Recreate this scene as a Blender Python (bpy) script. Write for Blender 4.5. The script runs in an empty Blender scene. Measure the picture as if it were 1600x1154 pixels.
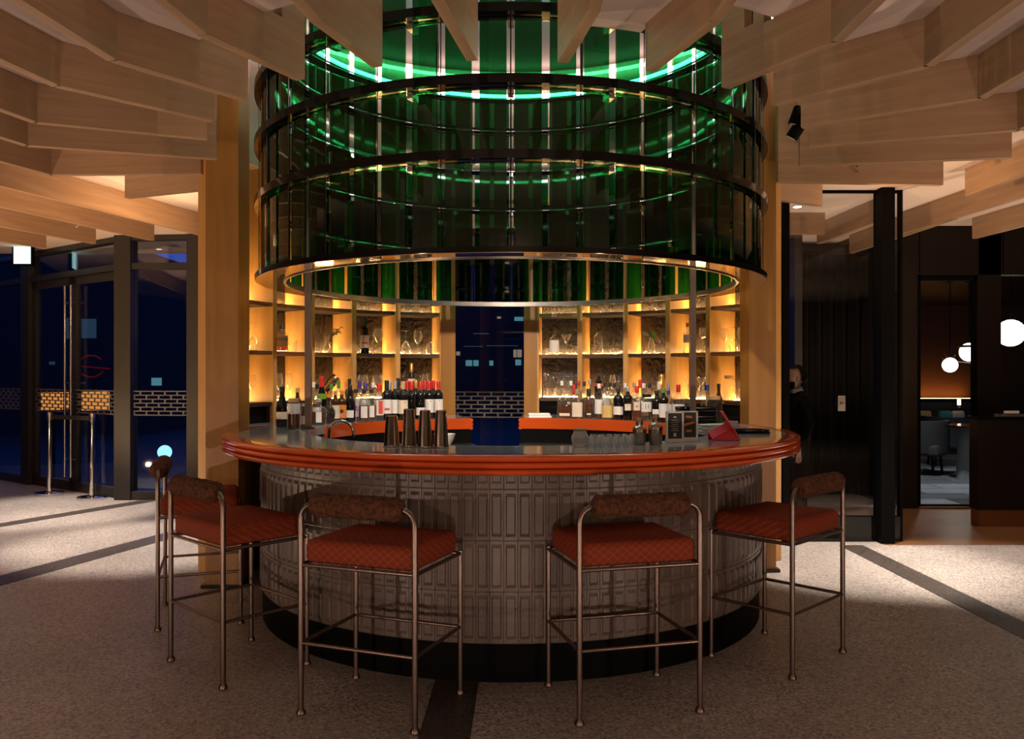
import bpy, bmesh, math, random
from mathutils import Vector, Matrix
random.seed(7)
PI = math.pi
scene = bpy.context.scene
C = scene.collection

# ------------------------------------------------------------------ camera
FPX, HOR, CAMH, CAMD = 1300.0, 583.0, 1.469, 5.54
cam_d = bpy.data.cameras.new('camera'); cam = bpy.data.objects.new('camera', cam_d); C.objects.link(cam)
cam.location = (0.006, -CAMD, CAMH); cam.rotation_euler = (PI/2, 0, 0)
cam_d.sensor_width = 36.0; cam_d.lens = FPX/1600*36; cam_d.shift_y = 0.00375; cam_d.clip_start = 0.05; cam_d.clip_end = 300
scene.camera = cam
# ------------------------------------------------------------------ view, world
vs = scene.view_settings
vs.view_transform = 'Standard'; vs.look = 'None'; vs.gamma = 1.0; vs.use_curve_mapping = False; vs.exposure = 0.12
w = bpy.data.worlds.new('dusk'); scene.world = w; w.use_nodes = True
w.node_tree.nodes['Background'].inputs[0].default_value = (0.024, 0.085, 0.42, 1)
w.node_tree.nodes['Background'].inputs[1].default_value = 0.95
cy = scene.cycles
cy.transparent_max_bounces = 32; cy.max_bounces = 8; cy.diffuse_bounces = 4; cy.glossy_bounces = 4
cy.transmission_bounces = 6; cy.sample_clamp_indirect = 4.0; cy.blur_glossy = 0.5
cy.caustics_reflective = False; cy.caustics_refractive = False; cy.use_denoising = True

def lamp(name, kind, loc, energy, color, aim=None, size=0.1, angle=60, blend=0.5):
    d = bpy.data.lights.new(name, kind); d.energy = energy; d.color = color
    if kind == 'SPOT':
        d.spot_size = math.radians(angle); d.spot_blend = blend; d.shadow_soft_size = size
    elif kind == 'POINT': d.shadow_soft_size = size
    else: d.size = size
    o = bpy.data.objects.new(name, d); C.objects.link(o); o.location = loc
    if aim is not None:
        o.rotation_euler = (Vector(aim) - Vector(loc)).to_track_quat('-Z', 'Y').to_euler()
    return o
WARM = (1.0, 0.70, 0.46); WARMER = (1.0, 0.60, 0.30); NEUT = (1.0, 0.80, 0.64)
# ceiling downlights that pool on the floor
SPOTS = [((2.75, 1.05, 3.04), (2.75, 0.95, 0), 760, 46), ((3.75, 0.35, 3.04), (3.75, 0.55, 0), 520, 50),
         ((-3.15, 1.75, 3.04), (-3.1, 1.7, 0), 680, 50), ((-4.75, 3.2, 3.04), (-4.9, 3.4, 0), 680, 52),
         ((-4.9, 1.9, 3.04), (-4.9, 1.9, 0), 320, 60), ((5.0, 2.3, 3.04), (4.6, 2.6, 0), 60, 55)]
for i, (l, a, e, ang) in enumerate(SPOTS): lamp('downlight', 'SPOT', l, e, NEUT, a, 0.04, ang, 0.6)
# unseen fill lights added behind the camera
lamp('room_fill_light', 'POINT', (-4.3, -6.8, 0.9), 50, WARM, size=0.2)
lamp('room_fill_light', 'POINT', (4.3, -6.8, 0.9), 50, WARM, size=0.2)
lamp('room_fill_light', 'POINT', (0.3, -8.4, 1.9), 45, WARM, size=0.25)
# unseen fill spots added near the floor to wash the ceiling fins
PINK = (1.0, 0.72, 0.58)
for x, y, e, c_, ax, ay in ((-3.0,-4.6,100,PINK,-1.6,-1.6), (3.0,-4.6,100,PINK,1.6,-1.6), (0.0,-5.2,80,PINK,0,-2.0), (4.6,-0.6,185,WARM,3.2,0.4), (-4.9,-0.9,205,WARM,-3.0,0.2), (-6.3,1.3,500,WARMER,-4.6,2.0)):
    lamp('fin_fill_spot', 'SPOT', (x, y, 0.06), e, c_, (ax, ay, 3.0), 0.03, 125, 0.8)
# fill spots added by the two back bar ends to brighten the straight boards
lamp('board_fill_spot', 'SPOT', (-2.55, 1.5, 2.35), 75, WARMER, (-4.3, 2.2, 2.95), 0.06, 130, 0.9)
lamp('board_fill_spot', 'SPOT', (2.42, 0.72, 2.55), 45, WARMER, (4.2, 1.3, 2.95), 0.06, 130, 0.9)
lamp('lounge_fill_spot', 'SPOT', (5.6, 5.6, 2.95), 260, (0.9, 0.95, 1.0), (5.5, 5.4, 0), 0.05, 110, 0.7)  # fill added to brighten the lounge floor and chairs
lamp('passage_fill_spot', 'SPOT', (3.1, 2.5, 0.06), 170, WARM, (3.4, 3.0, 3.0), 0.08, 120, 0.8)  # hidden spot added to brighten the ceiling behind the partition
# bar task spots fixed in the drum, aimed at the bottles and worktop
for x in (-0.8, 0.0, 0.8):
    lamp('bar_spot', 'SPOT', (x*0.9, -1.0, 2.9), 170, NEUT, (x*1.25, 1.45, 1.1), 0.04, 62, 0.7)

# ------------------------------------------------------------------ materials
def nodes_of(m):
    m.use_nodes = True; nt = m.node_tree
    return nt, nt.nodes['Principled BSDF']
MATS = {}
def mat(name, col, rough=0.5, metal=0.0, var=0.12, scale=8.0, bump=0.0, bscale=40.0, stretch=(1,1,1), emit=None, estr=0.0, spec=0.5, coat=0.0, sheen=0.0, rnd=0.0):
    m = bpy.data.materials.new(name); nt, b = nodes_of(m)
    tc = nt.nodes.new('ShaderNodeTexCoord'); mp = nt.nodes.new('ShaderNodeMapping'); mp.inputs['Scale'].default_value = stretch
    nt.links.new(tc.outputs['Object'], mp.inputs[0])
    n = nt.nodes.new('ShaderNodeTexNoise'); n.inputs['Scale'].default_value = scale; n.inputs['Detail'].default_value = 5
    nt.links.new(mp.outputs[0], n.inputs['Vector'])
    r = nt.nodes.new('ShaderNodeValToRGB')
    r.color_ramp.elements[0].position = 0.3; r.color_ramp.elements[1].position = 0.7
    r.color_ramp.elements[0].color = tuple(c*(1-var) for c in col[:3]) + (1,)
    r.color_ramp.elements[1].color = tuple(min(1, c*(1+var)) for c in col[:3]) + (1,)
    nt.links.new(n.outputs['Fac'], r.inputs[0]); nt.links.new(r.outputs[0], b.inputs['Base Color'])
    if rnd:
        oi = nt.nodes.new('ShaderNodeObjectInfo'); hs = nt.nodes.new('ShaderNodeHueSaturation'); mr = nt.nodes.new('ShaderNodeMapRange')
        mr.inputs[3].default_value = 1-rnd; mr.inputs[4].default_value = 1+rnd
        nt.links.new(oi.outputs['Random'], mr.inputs[0]); nt.links.new(mr.outputs[0], hs.inputs['Value']); nt.links.new(r.outputs[0], hs.inputs['Color']); nt.links.new(hs.outputs[0], b.inputs['Base Color'])
    b.inputs['Roughness'].default_value = rough; b.inputs['Metallic'].default_value = metal
    b.inputs['Specular IOR Level'].default_value = spec; b.inputs['Coat Weight'].default_value = coat; b.inputs['Coat Roughness'].default_value = 0.05
    if sheen: b.inputs['Sheen Weight'].default_value = sheen
    if bump:
        n2 = nt.nodes.new('ShaderNodeTexNoise'); n2.inputs['Scale'].default_value = bscale; n2.inputs['Detail'].default_value = 3
        nt.links.new(mp.outputs[0], n2.inputs['Vector'])
        bp = nt.nodes.new('ShaderNodeBump'); bp.inputs['Strength'].default_value = bump; bp.inputs['Distance'].default_value = 0.02
        nt.links.new(n2.outputs['Fac'], bp.inputs['Height']); nt.links.new(bp.outputs[0], b.inputs['Normal'])
    if emit:
        b.inputs['Emission Color'].default_value = tuple(emit) + (1,); b.inputs['Emission Strength'].default_value = estr
    MATS[name] = m; return m
def glass(name, tint, refl=1.0, rough=0.02, milk=0.0, milkcol=(1,1,1), edge=0.0):
    """clear or tinted glass: tint per surface, Schlick reflection; milk, edge = diffuse colour mixed in to imitate refracted light"""
    m = bpy.data.materials.new(name); m.use_nodes = True; nt = m.node_tree; nt.nodes.clear(); N = nt.nodes.new
    out = N('ShaderNodeOutputMaterial'); mx = N('ShaderNodeMixShader')
    t = N('ShaderNodeBsdfTransparent'); t.inputs[0].default_value = tuple(tint) + (1,)
    g = N('ShaderNodeBsdfGlossy'); g.inputs['Roughness'].default_value = rough; g.inputs['Color'].default_value = (1,1,1,1)
    lw_ = N('ShaderNodeLayerWeight'); lw_.inputs['Blend'].default_value = 0.5
    pw = N('ShaderNodeMath'); pw.operation = 'POWER'; pw.inputs[1].default_value = 5.0
    mu = N('ShaderNodeMath'); mu.operation = 'MULTIPLY_ADD'; mu.inputs[1].default_value = 0.96*refl; mu.inputs[2].default_value = 0.04*refl; mu.use_clamp = True
    nt.links.new(lw_.outputs['Facing'], pw.inputs[0]); nt.links.new(pw.outputs[0], mu.inputs[0]); nt.links.new(mu.outputs[0], mx.inputs[0])
    src = t.outputs[0]
    if milk or edge:
        tr = N('ShaderNodeBsdfTranslucent'); tr.inputs[0].default_value = tuple(milkcol) + (1,)
        df = N('ShaderNodeBsdfDiffuse'); df.inputs[0].default_value = tuple(milkcol) + (1,)
        m1 = N('ShaderNodeMixShader'); m1.inputs[0].default_value = 0.5; nt.links.new(tr.outputs[0], m1.inputs[1]); nt.links.new(df.outputs[0], m1.inputs[2])
        p2 = N('ShaderNodeMath'); p2.operation = 'POWER'; p2.inputs[1].default_value = 2.5; nt.links.new(lw_.outputs['Facing'], p2.inputs[0])
        m3 = N('ShaderNodeMath'); m3.operation = 'MULTIPLY_ADD'; m3.inputs[1].default_value = edge; m3.inputs[2].default_value = milk; m3.use_clamp = True; nt.links.new(p2.outputs[0], m3.inputs[0])  # pale rim mixed in for the brightness refraction would give
        m2 = N('ShaderNodeMixShader'); nt.links.new(m3.outputs[0], m2.inputs[0]); nt.links.new(src, m2.inputs[1]); nt.links.new(m1.outputs[0], m2.inputs[2]); src = m2.outputs[0]
    nt.links.new(src, mx.inputs[1]); nt.links.new(g.outputs[0], mx.inputs[2]); nt.links.new(mx.outputs[0], out.inputs[0])
    MATS[name] = m; return m
def emis(name, col, s):
    m = bpy.data.materials.new(name); m.use_nodes = True; nt = m.node_tree; nt.nodes.clear()
    out = nt.nodes.new('ShaderNodeOutputMaterial'); e = nt.nodes.new('ShaderNodeEmission')
    e.inputs[0].default_value = tuple(col) + (1,); e.inputs[1].default_value = s
    nt.links.new(e.outputs[0], out.inputs[0]); MATS[name] = m; return m
def wood(name, c1, c2, rough=0.45, axis='X', sc=1.0):
    m = bpy.data.materials.new(name); nt, b = nodes_of(m)
    tc = nt.nodes.new('ShaderNodeTexCoord'); mp = nt.nodes.new('ShaderNodeMapping')
    s = {'X': (0.7, 9, 9), 'Y': (9, 0.7, 9), 'Z': (9, 9, 0.6)}[axis]; mp.inputs['Scale'].default_value = tuple(v*sc for v in s)
    nt.links.new(tc.outputs['Object'], mp.inputs[0])
    n = nt.nodes.new('ShaderNodeTexNoise'); n.inputs['Scale'].default_value = 2.2; n.inputs['Detail'].default_value = 7; n.inputs['Distortion'].default_value = 0.6
    nt.links.new(mp.outputs[0], n.inputs['Vector'])
    r = nt.nodes.new('ShaderNodeValToRGB'); r.color_ramp.elements[0].position = 0.32; r.color_ramp.elements[1].position = 0.68
    r.color_ramp.elements[0].color = tuple(c1) + (1,); r.color_ramp.elements[1].color = tuple(c2) + (1,)
    nt.links.new(n.outputs['Fac'], r.inputs[0])
    oi = nt.nodes.new('ShaderNodeObjectInfo'); hs = nt.nodes.new('ShaderNodeHueSaturation'); mr = nt.nodes.new('ShaderNodeMapRange')
    mr.inputs[3].default_value = 0.88; mr.inputs[4].default_value = 1.12
    nt.links.new(oi.outputs['Random'], mr.inputs[0]); nt.links.new(mr.outputs[0], hs.inputs['Value'])
    nt.links.new(r.outputs[0], hs.inputs['Color']); nt.links.new(hs.outputs[0], b.inputs['Base Color'])
    b.inputs['Roughness'].default_value = rough
    MATS[name] = m; return m
fin_wood = wood('fin_wood', (0.29, 0.178, 0.10), (0.39, 0.25, 0.15), 0.42, 'X')
post_wood = wood('post_wood', (0.28, 0.125, 0.022), (0.34, 0.16, 0.032), 0.4, 'Z')
bay_wood = wood('bay_wood', (0.50, 0.27, 0.08), (0.58, 0.33, 0.11), 0.4, 'Z')
plaster = mat('plaster', (0.72, 0.60, 0.54), 0.8, var=0.03, scale=2)
dark_paint = mat('dark_paint', (0.018, 0.014, 0.012), 0.5, var=0.2, scale=3)
dark_brown = mat('dark_brown_panel', (0.014, 0.009, 0.0065), 0.5, var=0.2, scale=2, spec=0.15)
frame_metal = mat('dark_frame_metal', (0.030, 0.027, 0.025), 0.42, 0.3, var=0.1)
black_gloss = mat('black_gloss', (0.004, 0.004, 0.004), 0.10, var=0.1, spec=0.35)
black_metal = mat('black_metal', (0.015, 0.014, 0.013), 0.28, 0.6, var=0.1)
black_matte = mat('black_matte', (0.003, 0.0028, 0.0028), 0.6, var=0.2, spec=0.05)
orange = mat('orange_lacquer', (0.54, 0.075, 0.012), 0.14, var=0.05, scale=3, coat=0.4)
stone = mat('grey_stone_top', (0.30, 0.31, 0.33), 0.09, var=0.10, scale=14)
tile_m = mat('clay_tile', (0.112, 0.078, 0.062), 0.40, var=0.10, scale=14, bump=0.1, bscale=60, rnd=0.16)
tile_core = mat('tile_grout', (0.096, 0.068, 0.054), 0.7, var=0.1, scale=20)
bronze = mat('brushed_bronze', (0.185, 0.132, 0.108), 0.33, 0.95, var=0.08, scale=30, stretch=(1,1,0.1))
chrome = mat('chrome', (0.75, 0.73, 0.72), 0.08, 1.0, var=0.02)
steel = mat('brushed_steel', (0.55, 0.52, 0.50), 0.25, 1.0, var=0.05, stretch=(1,1,0.1))
mirror_bronze = mat('polished_bronze', (0.78, 0.66, 0.56), 0.05, 1.0, var=0.02)
gun = mat('gunmetal', (0.46, 0.36, 0.29), 0.20, 1.0, var=0.05)
copper = mat('copper_kick', (0.45, 0.22, 0.12), 0.3, 0.9, var=0.1)
white_m = mat('white_paper', (0.75, 0.72, 0.69), 0.6, var=0.04)
cream_m = mat('cream_paper', (0.72, 0.62, 0.48), 0.6, var=0.05)
cork_m = mat('cork', (0.42, 0.25, 0.12), 0.7, var=0.2, scale=60)
black_cap = mat('black_cap', (0.012, 0.012, 0.013), 0.35, var=0.1)
red_cap = mat('red_cap', (0.55, 0.02, 0.02), 0.35, var=0.08)
grey_cap = mat('grey_cap', (0.35, 0.34, 0.33), 0.35, 0.4, var=0.08)
white_cap = mat('white_cap', (0.75, 0.70, 0.66), 0.4, var=0.04)
green_cap = mat('green_cap', (0.06, 0.28, 0.05), 0.4, var=0.08)
purple_cap = mat('purple_cap', (0.06, 0.025, 0.20), 0.4, var=0.08)
blue_cap = mat('blue_cap', (0.015, 0.03, 0.28), 0.4, var=0.08)
gold_cap = mat('gold_foil', (0.70, 0.45, 0.12), 0.3, 0.8, var=0.1)
orange_cap = mat('orange_cap', (0.62, 0.22, 0.04), 0.4, var=0.08)
lilac_m = mat('lilac_paper', (0.55, 0.38, 0.55), 0.6, var=0.05)
yellow_m = mat('yellow_paper', (0.62, 0.42, 0.13), 0.6, var=0.05)
orange_lab = mat('orange_paper', (0.72, 0.22, 0.03), 0.6, var=0.05)
red_lab = mat('red_paper', (0.60, 0.06, 0.04), 0.6, var=0.05)
ink_m = mat('dark_ink', (0.02, 0.018, 0.016), 0.6, var=0.05)
dark_bottle = mat('dark_wine_glass', (0.006, 0.006, 0.006), 0.06, var=0.1, spec=0.6)
amber_bottle = mat('dark_amber_glass', (0.055, 0.017, 0.006), 0.06, var=0.1, spec=0.6)
tin_m = gun
leaf_m = mat('leaf_green', (0.20, 0.42, 0.03), 0.45, var=0.15)
leaf_white = mat('leaf_pale', (0.66, 0.60, 0.45), 0.5, var=0.08)
sprig_m = mat('dry_sprig', (0.24, 0.22, 0.10), 0.6, var=0.2)
red_plastic = mat('red_folder', (0.62, 0.015, 0.03), 0.4, var=0.06)
skin_m = mat('skin', (0.50, 0.30, 0.22), 0.5, var=0.05)
hair_m = mat('black_hair', (0.006, 0.005, 0.005), 0.7, var=0.2, spec=0.1)
cloth_black = mat('black_cloth', (0.005, 0.0048, 0.005), 0.9, var=0.15, spec=0.1)
drape_m = mat('charcoal_drape', (0.014, 0.012, 0.011), 0.85, var=0.15, spec=0.1)
belt_m = mat('belt_web', (0.02, 0.018, 0.017), 0.7)
city_m = mat('far_building', (0.016, 0.017, 0.022), 0.8, var=0.2)
ground_m = mat('outside_paving', (0.035, 0.035, 0.04), 0.6, var=0.2)
brick_dark = mat('screen_brick', (0.15, 0.145, 0.14), 0.6, var=0.2, scale=20)
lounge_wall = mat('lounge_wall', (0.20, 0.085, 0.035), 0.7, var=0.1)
clear_glass = glass('clear_glass', (0.97, 0.965, 0.955), 1.2, milk=0.015, edge=0.45)
bottle_glass = glass('bottle_glass', (0.88, 0.87, 0.85), 1.8, milk=0.03, edge=0.22)
counter_glass = glass('counter_glass', (0.93, 0.93, 0.93), 1.8, milk=0.22, edge=0.6)
window_glass = glass('window_glass', (0.88, 0.89, 0.90), 1.0)
facade_glass = glass('facade_glass', (0.80, 0.83, 0.88), 1.2)
green_glass = glass('green_glass', (0.085, 0.40, 0.21), 1.0, 0.03)
amber_liq = glass('amber_liquid', (0.80, 0.36, 0.08), 0.7, milk=0.35, milkcol=(0.55,0.17,0.03))
dark_liq = glass('brown_liquid', (0.45, 0.15, 0.05), 0.7, milk=0.5, milkcol=(0.36,0.10,0.02))
olive_liq = glass('olive_liquid', (0.55, 0.42, 0.12), 0.7, milk=0.4, milkcol=(0.30,0.20,0.04))
smoke_glass = glass('smoke_glass', (0.30, 0.27, 0.24), 1.2, milk=0.1, milkcol=(0.3,0.26,0.22))
led_strip = emis('shelf_led', (1.0, 0.58, 0.21), 95.0)
led_ring = emis('ring_led', (0.72, 1.0, 0.90), 50.0)
well_fill_em = emis('well_fill_glow', (1.0, 0.68, 0.55), 22.0)  # added glow, for a pinkish tone inside the well
lamp_disc = emis('downlight_disc', (1.0, 0.82, 0.62), 14.0)
globe_em = emis('globe_light', (1.0, 0.90, 0.74), 5.0)
globe_blue = emis('blue_globe_light', (0.25, 0.55, 1.0), 2.6)
lantern_em = emis('lantern_light', (1.0, 0.36, 0.07), 1.1)
exit_em = emis('exit_panel', (0.55, 1.0, 0.92), 2.2)
neon_em = emis('red_neon', (1.0, 0.02, 0.03), 0.16)
win_teal = emis('far_window_teal', (0.25, 0.75, 0.85), 0.35)
win_warm = emis('far_window_warm', (1.0, 0.75, 0.5), 0.3)
win_blue = emis('far_window_blue', (0.18, 0.42, 0.75), 0.12)
candle_em = emis('table_lamp_light', (1.0, 0.78, 0.5), 5.0)
menu_em = emis('lounge_strip', (1.0, 0.42, 0.10), 22.0)

# terrazzo floor
def terrazzo(name, base, dark, spark, rough):
    m = bpy.data.materials.new(name); nt, b = nodes_of(m)
    tc = nt.nodes.new('ShaderNodeTexCoord')
    v = nt.nodes.new('ShaderNodeTexVoronoi'); v.inputs['Scale'].default_value = 95; nt.links.new(tc.outputs['Object'], v.inputs['Vector'])
    r = nt.nodes.new('ShaderNodeValToRGB'); cr = r.color_ramp; cr.interpolation = 'CONSTANT'
    cr.elements[0].color = tuple(dark) + (1,); cr.elements[1].position = 0.22; cr.elements[1].color = tuple(base) + (1,)
    e = cr.elements.new(0.80); e.color = tuple(spark) + (1,)
    sep = nt.nodes.new('ShaderNodeSeparateColor'); nt.links.new(v.outputs['Color'], sep.inputs[0]); nt.links.new(sep.outputs[0], r.inputs[0])
    n = nt.nodes.new('ShaderNodeTexNoise'); n.inputs['Scale'].default_value = 1.3; n.inputs['Detail'].default_value = 6; nt.links.new(tc.outputs['Object'], n.inputs['Vector'])
    mr = nt.nodes.new('ShaderNodeMapRange'); mr.inputs[1].default_value = 0.3; mr.inputs[2].default_value = 0.7; mr.inputs[3].default_value = 0.84; mr.inputs[4].default_value = 1.1
    nt.links.new(n.outputs['Fac'], mr.inputs[0])
    mx = nt.nodes.new('ShaderNodeMix'); mx.data_type = 'RGBA'; mx.blend_type = 'MULTIPLY'; mx.inputs[0].default_value = 1
    nt.links.new(r.outputs[0], mx.inputs[6]); nt.links.new(mr.outputs[0], mx.inputs[7]); nt.links.new(mx.outputs[2], b.inputs['Base Color'])
    b.inputs['Roughness'].default_value = rough
    bp = nt.nodes.new('ShaderNodeBump'); bp.inputs['Strength'].default_value = 0.08; bp.inputs['Distance'].default_value = 0.01
    nt.links.new(v.outputs['Distance'], bp.inputs['Height']); nt.links.new(bp.outputs[0], b.inputs['Normal'])
    return m
terr = terrazzo('terrazzo', (0.325, 0.31, 0.305), (0.19, 0.18, 0.175), (0.46, 0.44, 0.425), 0.38)
terr_dark = terrazzo('dark_terrazzo', (0.055, 0.048, 0.044), (0.03, 0.027, 0.025), (0.085, 0.075, 0.07), 0.35)
parquet = wood('parquet', (0.16, 0.075, 0.03), (0.25, 0.12, 0.05), 0.3, 'X', 1.6)

# quilted rust seat
def quilt():
    m = bpy.data.materials.new('rust_quilted_velvet'); nt, b = nodes_of(m)
    tc = nt.nodes.new('ShaderNodeTexCoord'); outs = []
    for n_ in ((1.0, 0.75, 1.25), (1.0, -0.75, -1.25)):
        dp = nt.nodes.new('ShaderNodeVectorMath'); dp.operation = 'DOT_PRODUCT'; dp.inputs[1].default_value = tuple(v*24 for v in n_); nt.links.new(tc.outputs['Object'], dp.inputs[0])
        fr = nt.nodes.new('ShaderNodeMath'); fr.operation = 'FRACT'; nt.links.new(dp.outputs['Value'], fr.inputs[0])
        g = nt.nodes.new('ShaderNodeMath'); g.operation = 'LESS_THAN'; g.inputs[1].default_value = 0.10; nt.links.new(fr.outputs[0], g.inputs[0]); outs.append(g)
    mxm = nt.nodes.new('ShaderNodeMath'); mxm.operation = 'MAXIMUM'; nt.links.new(outs[0].outputs[0], mxm.inputs[0]); nt.links.new(outs[1].outputs[0], mxm.inputs[1])
    mx = nt.nodes.new('ShaderNodeMix'); mx.data_type = 'RGBA'; nt.links.new(mxm.outputs[0], mx.inputs[0])
    mx.inputs[6].default_value = (0.185, 0.028, 0.009, 1); mx.inputs[7].default_value = (0.27, 0.062, 0.024, 1)
    nt.links.new(mx.outputs[2], b.inputs['Base Color']); b.inputs['Roughness'].default_value = 0.75; b.inputs['Specular IOR Level'].default_value = 0.2
    bp = nt.nodes.new('ShaderNodeBump'); bp.inputs['Strength'].default_value = 0.3; bp.inputs['Distance'].default_value = 0.004; bp.invert = True
    nt.links.new(mxm.outputs[0], bp.inputs['Height']); nt.links.new(bp.outputs[0], b.inputs['Normal'])
    return m
seat_m = quilt()
fleece = mat('brown_shearling', (0.085, 0.034, 0.017), 0.95, var=0.5, scale=55, bump=0.9, bscale=70, spec=0.15)
# hammered glass back pane
hammer = mat('hammered_dark_glass', (0.030, 0.027, 0.027), 0.08, 0.15, var=0.1, bump=0.9, bscale=24, spec=0.9)

# ------------------------------------------------------------------ mesh builder
class MB:
    def __init__(self): self.v = []; self.f = []
    def add(self, vs_, fs_):
        o = len(self.v); self.v += [tuple(p) for p in vs_]; self.f += [tuple(i+o for i in f) for f in fs_]; return self
    def box(self, c, s, rz=0.0, bev=0.0):
        hx, hy, hz = s[0]/2, s[1]/2, s[2]/2; cs, sn = math.cos(rz), math.sin(rz)
        P = [(x, y, z) for z in (-hz, hz) for x, y in ((-hx,-hy),(hx,-hy),(hx,hy),(-hx,hy))]
        P = [(c[0]+x*cs-y*sn, c[1]+x*sn+y*cs, c[2]+z) for x, y, z in P]
        return self.add(P, [(0,3,2,1),(4,5,6,7),(0,1,5,4),(1,2,6,5),(2,3,7,6),(3,0,4,7)])
    def rbox(self, c, s, r=0.02, seg=3, top=1.0):
        """box with rounded vertical corners and softened top"""
        hx, hy = s[0]/2, s[1]/2
        def ring(k, z):
            out = []
            for q, (sx, sy) in enumerate(((1,1),(-1,1),(-1,-1),(1,-1))):
                for j in range(seg+1):
                    a = q*PI/2 + j*PI/2/seg
                    out.append((c[0]+sx*(hx-r)+(r-k)*math.cos(a)*1.0, c[1]+sy*(hy-r)+(r-k)*math.sin(a), z))
            return out
        z0, z1 = c[2]-s[2]/2, c[2]+s[2]/2; b = min(r*0.8, s[2]*0.4)
        rings = [ring(b*0.5, z0), ring(0, z0+b*0.5), ring(0, z1-b), ring(b*0.3, z1-b*0.3), ring(b, z1)]
        n = len(rings[0]); V = [p for r_ in rings for p in r_]; Fs = []
        for k in range(len(rings)-1):
            for i in range(n): j = (i+1) % n; Fs.append((k*n+i, k*n+j, (k+1)*n+j, (k+1)*n+i))
        Fs.append(tuple(range(n-1, -1, -1))); Fs.append(tuple((len(rings)-1)*n+i for i in range(n)))
        return self.add(V, Fs)
    def prism(self, poly, z0, z1):
        n = len(poly); V = [(p[0], p[1], z0) for p in poly] + [(p[0], p[1], z1) for p in poly]
        F = [(i, (i+1) % n, n+(i+1) % n, n+i) for i in range(n)] + [tuple(range(n-1, -1, -1)), tuple(range(n, 2*n))]
        return self.add(V, F)
    def lathe(self, prof, seg=16, c=(0,0,0), cap=True, ex=1.0, ey=1.0, sq=None):
        V = []; F = []
        for r, z in prof:
            for i in range(seg):
                a = 2*PI*i/seg + (PI/seg)
                ca, sa = math.cos(a), math.sin(a)
                if sq:
                    k = (abs(ca)**sq + abs(sa)**sq)**(-1.0/sq); ca *= k; sa *= k
                V.append((c[0]+r*ca*ex, c[1]+r*sa*ey, c[2]+z))
        for k in range(len(prof)-1):
            for i in range(seg):
                j = (i+1) % seg; F.append((k*seg+i, k*seg+j, (k+1)*seg+j, (k+1)*seg+i))
        if cap:
            F.append(tuple(range(seg-1, -1, -1))); F.append(tuple((len(prof)-1)*seg+i for i in range(seg)))
        return self.add(V, F)
    def tube(self, pts, r, seg=8, closed=False, cap=True):
        pts = [Vector(p) for p in pts]; n = len(pts); V = []; F = []; up = None
        rr = r if isinstance(r, (list, tuple)) else [r]*n
        for i, p in enumerate(pts):
            a = pts[(i-1) % n] if (closed or i > 0) else p; b = pts[(i+1) % n] if (closed or i < n-1) else p
            t = (b-a).normalized()
            if up is None:
                up = Vector((0,0,1)) if abs(t.z) < 0.9 else Vector((1,0,0))
            u = (up - t*up.dot(t)).normalized(); up = u; w_ = t.cross(u)
            for k in range(seg):
                an = 2*PI*k/seg; V.append(tuple(p + (u*math.cos(an)+w_*math.sin(an))*rr[i]))
        for i in range(n if closed else n-1):
            i2 = (i+1) % n
            for k in range(seg):
                k2 = (k+1) % seg; F.append((i*seg+k, i*seg+k2, i2*seg+k2, i2*seg+k))
        if cap and not closed:
            F.append(tuple(range(seg-1, -1, -1))); F.append(tuple((n-1)*seg+i for i in range(seg)))
        return self.add(V, F)
    def sweep_arc(self, prof, a0, a1, seg, closed=False):
        """closed (r,z) profile swept about z from a0 to a1 degrees; angle from +y, clockwise"""
        n = len(prof); V = []; F = []; m = seg if closed else seg+1
        for i in range(m):
            a = math.radians(a0 + (a1-a0)*i/seg); s, c_ = math.sin(a), math.cos(a)
            V += [(r*s, r*c_, z) for r, z in prof]
        for i in range(seg):
            i2 = (i+1) % m
            for k in range(n):
                k2 = (k+1) % n; F.append((i*n+k, i2*n+k, i2*n+k2, i*n+k2))
        if not closed:
            F.append(tuple(range(n))); F.append(tuple((m-1)*n+k for k in range(n-1, -1, -1)))
        return self.add(V, F)
    def mesh(self, name, m, smooth=0):
        me = bpy.data.meshes.new(name); me.from_pydata(self.v, [], self.f); me.update()
        bm = bmesh.new(); bm.from_mesh(me); bmesh.ops.recalc_face_normals(bm, faces=bm.faces); bm.to_mesh(me); bm.free()
        if m: me.materials.append(m)
        if smooth:
            me.shade_smooth(); me.set_sharp_from_angle(angle=math.radians(smooth))
        return me
    def build(self, name, m, parent=None, loc=(0,0,0), rz=0.0, smooth=0, label=None):
        return inst(name, self.mesh(name, m, smooth), parent, loc, rz, label)
def inst(name, me, parent=None, loc=(0,0,0), rz=0.0, label=None):
    o = bpy.data.objects.new(name, me); C.objects.link(o); o.location = loc
    if isinstance(rz, (tuple, list)): o.rotation_euler = rz
    else: o.rotation_euler = (0, 0, rz)
    if parent: o.parent = parent
    if label: o['label'] = label
    return o
def tag(o, label, cat, group=None):
    o['label'] = label; o['category'] = cat
    if group: o['group'] = group
    return o
def thing(name, label, cat, loc=(0,0,0), rz=0.0, group=None):
    o = bpy.data.objects.new(name, None); C.objects.link(o); o.location = loc; o.rotation_euler = (0,0,rz); o.empty_display_size = 0.1
    return tag(o, label, cat, group)
def struct(o, label=None):
    o['kind'] = 'structure'
    if label: o['label'] = label
    return o
def sempty(name, label, loc=(0,0,0), rz=0.0):
    o = bpy.data.objects.new(name, None); C.objects.link(o); o.location = loc; o.rotation_euler = (0,0,rz); o.empty_display_size = 0.1
    return struct(o, label)
def pol(r, th): a = math.radians(th); return (r*math.sin(a), r*math.cos(a))
def fl(px, py, z=0.0):
    d = (CAMH - z)*FPX/(py - HOR); return ((px-800)*d/FPX, d-CAMD)
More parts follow.
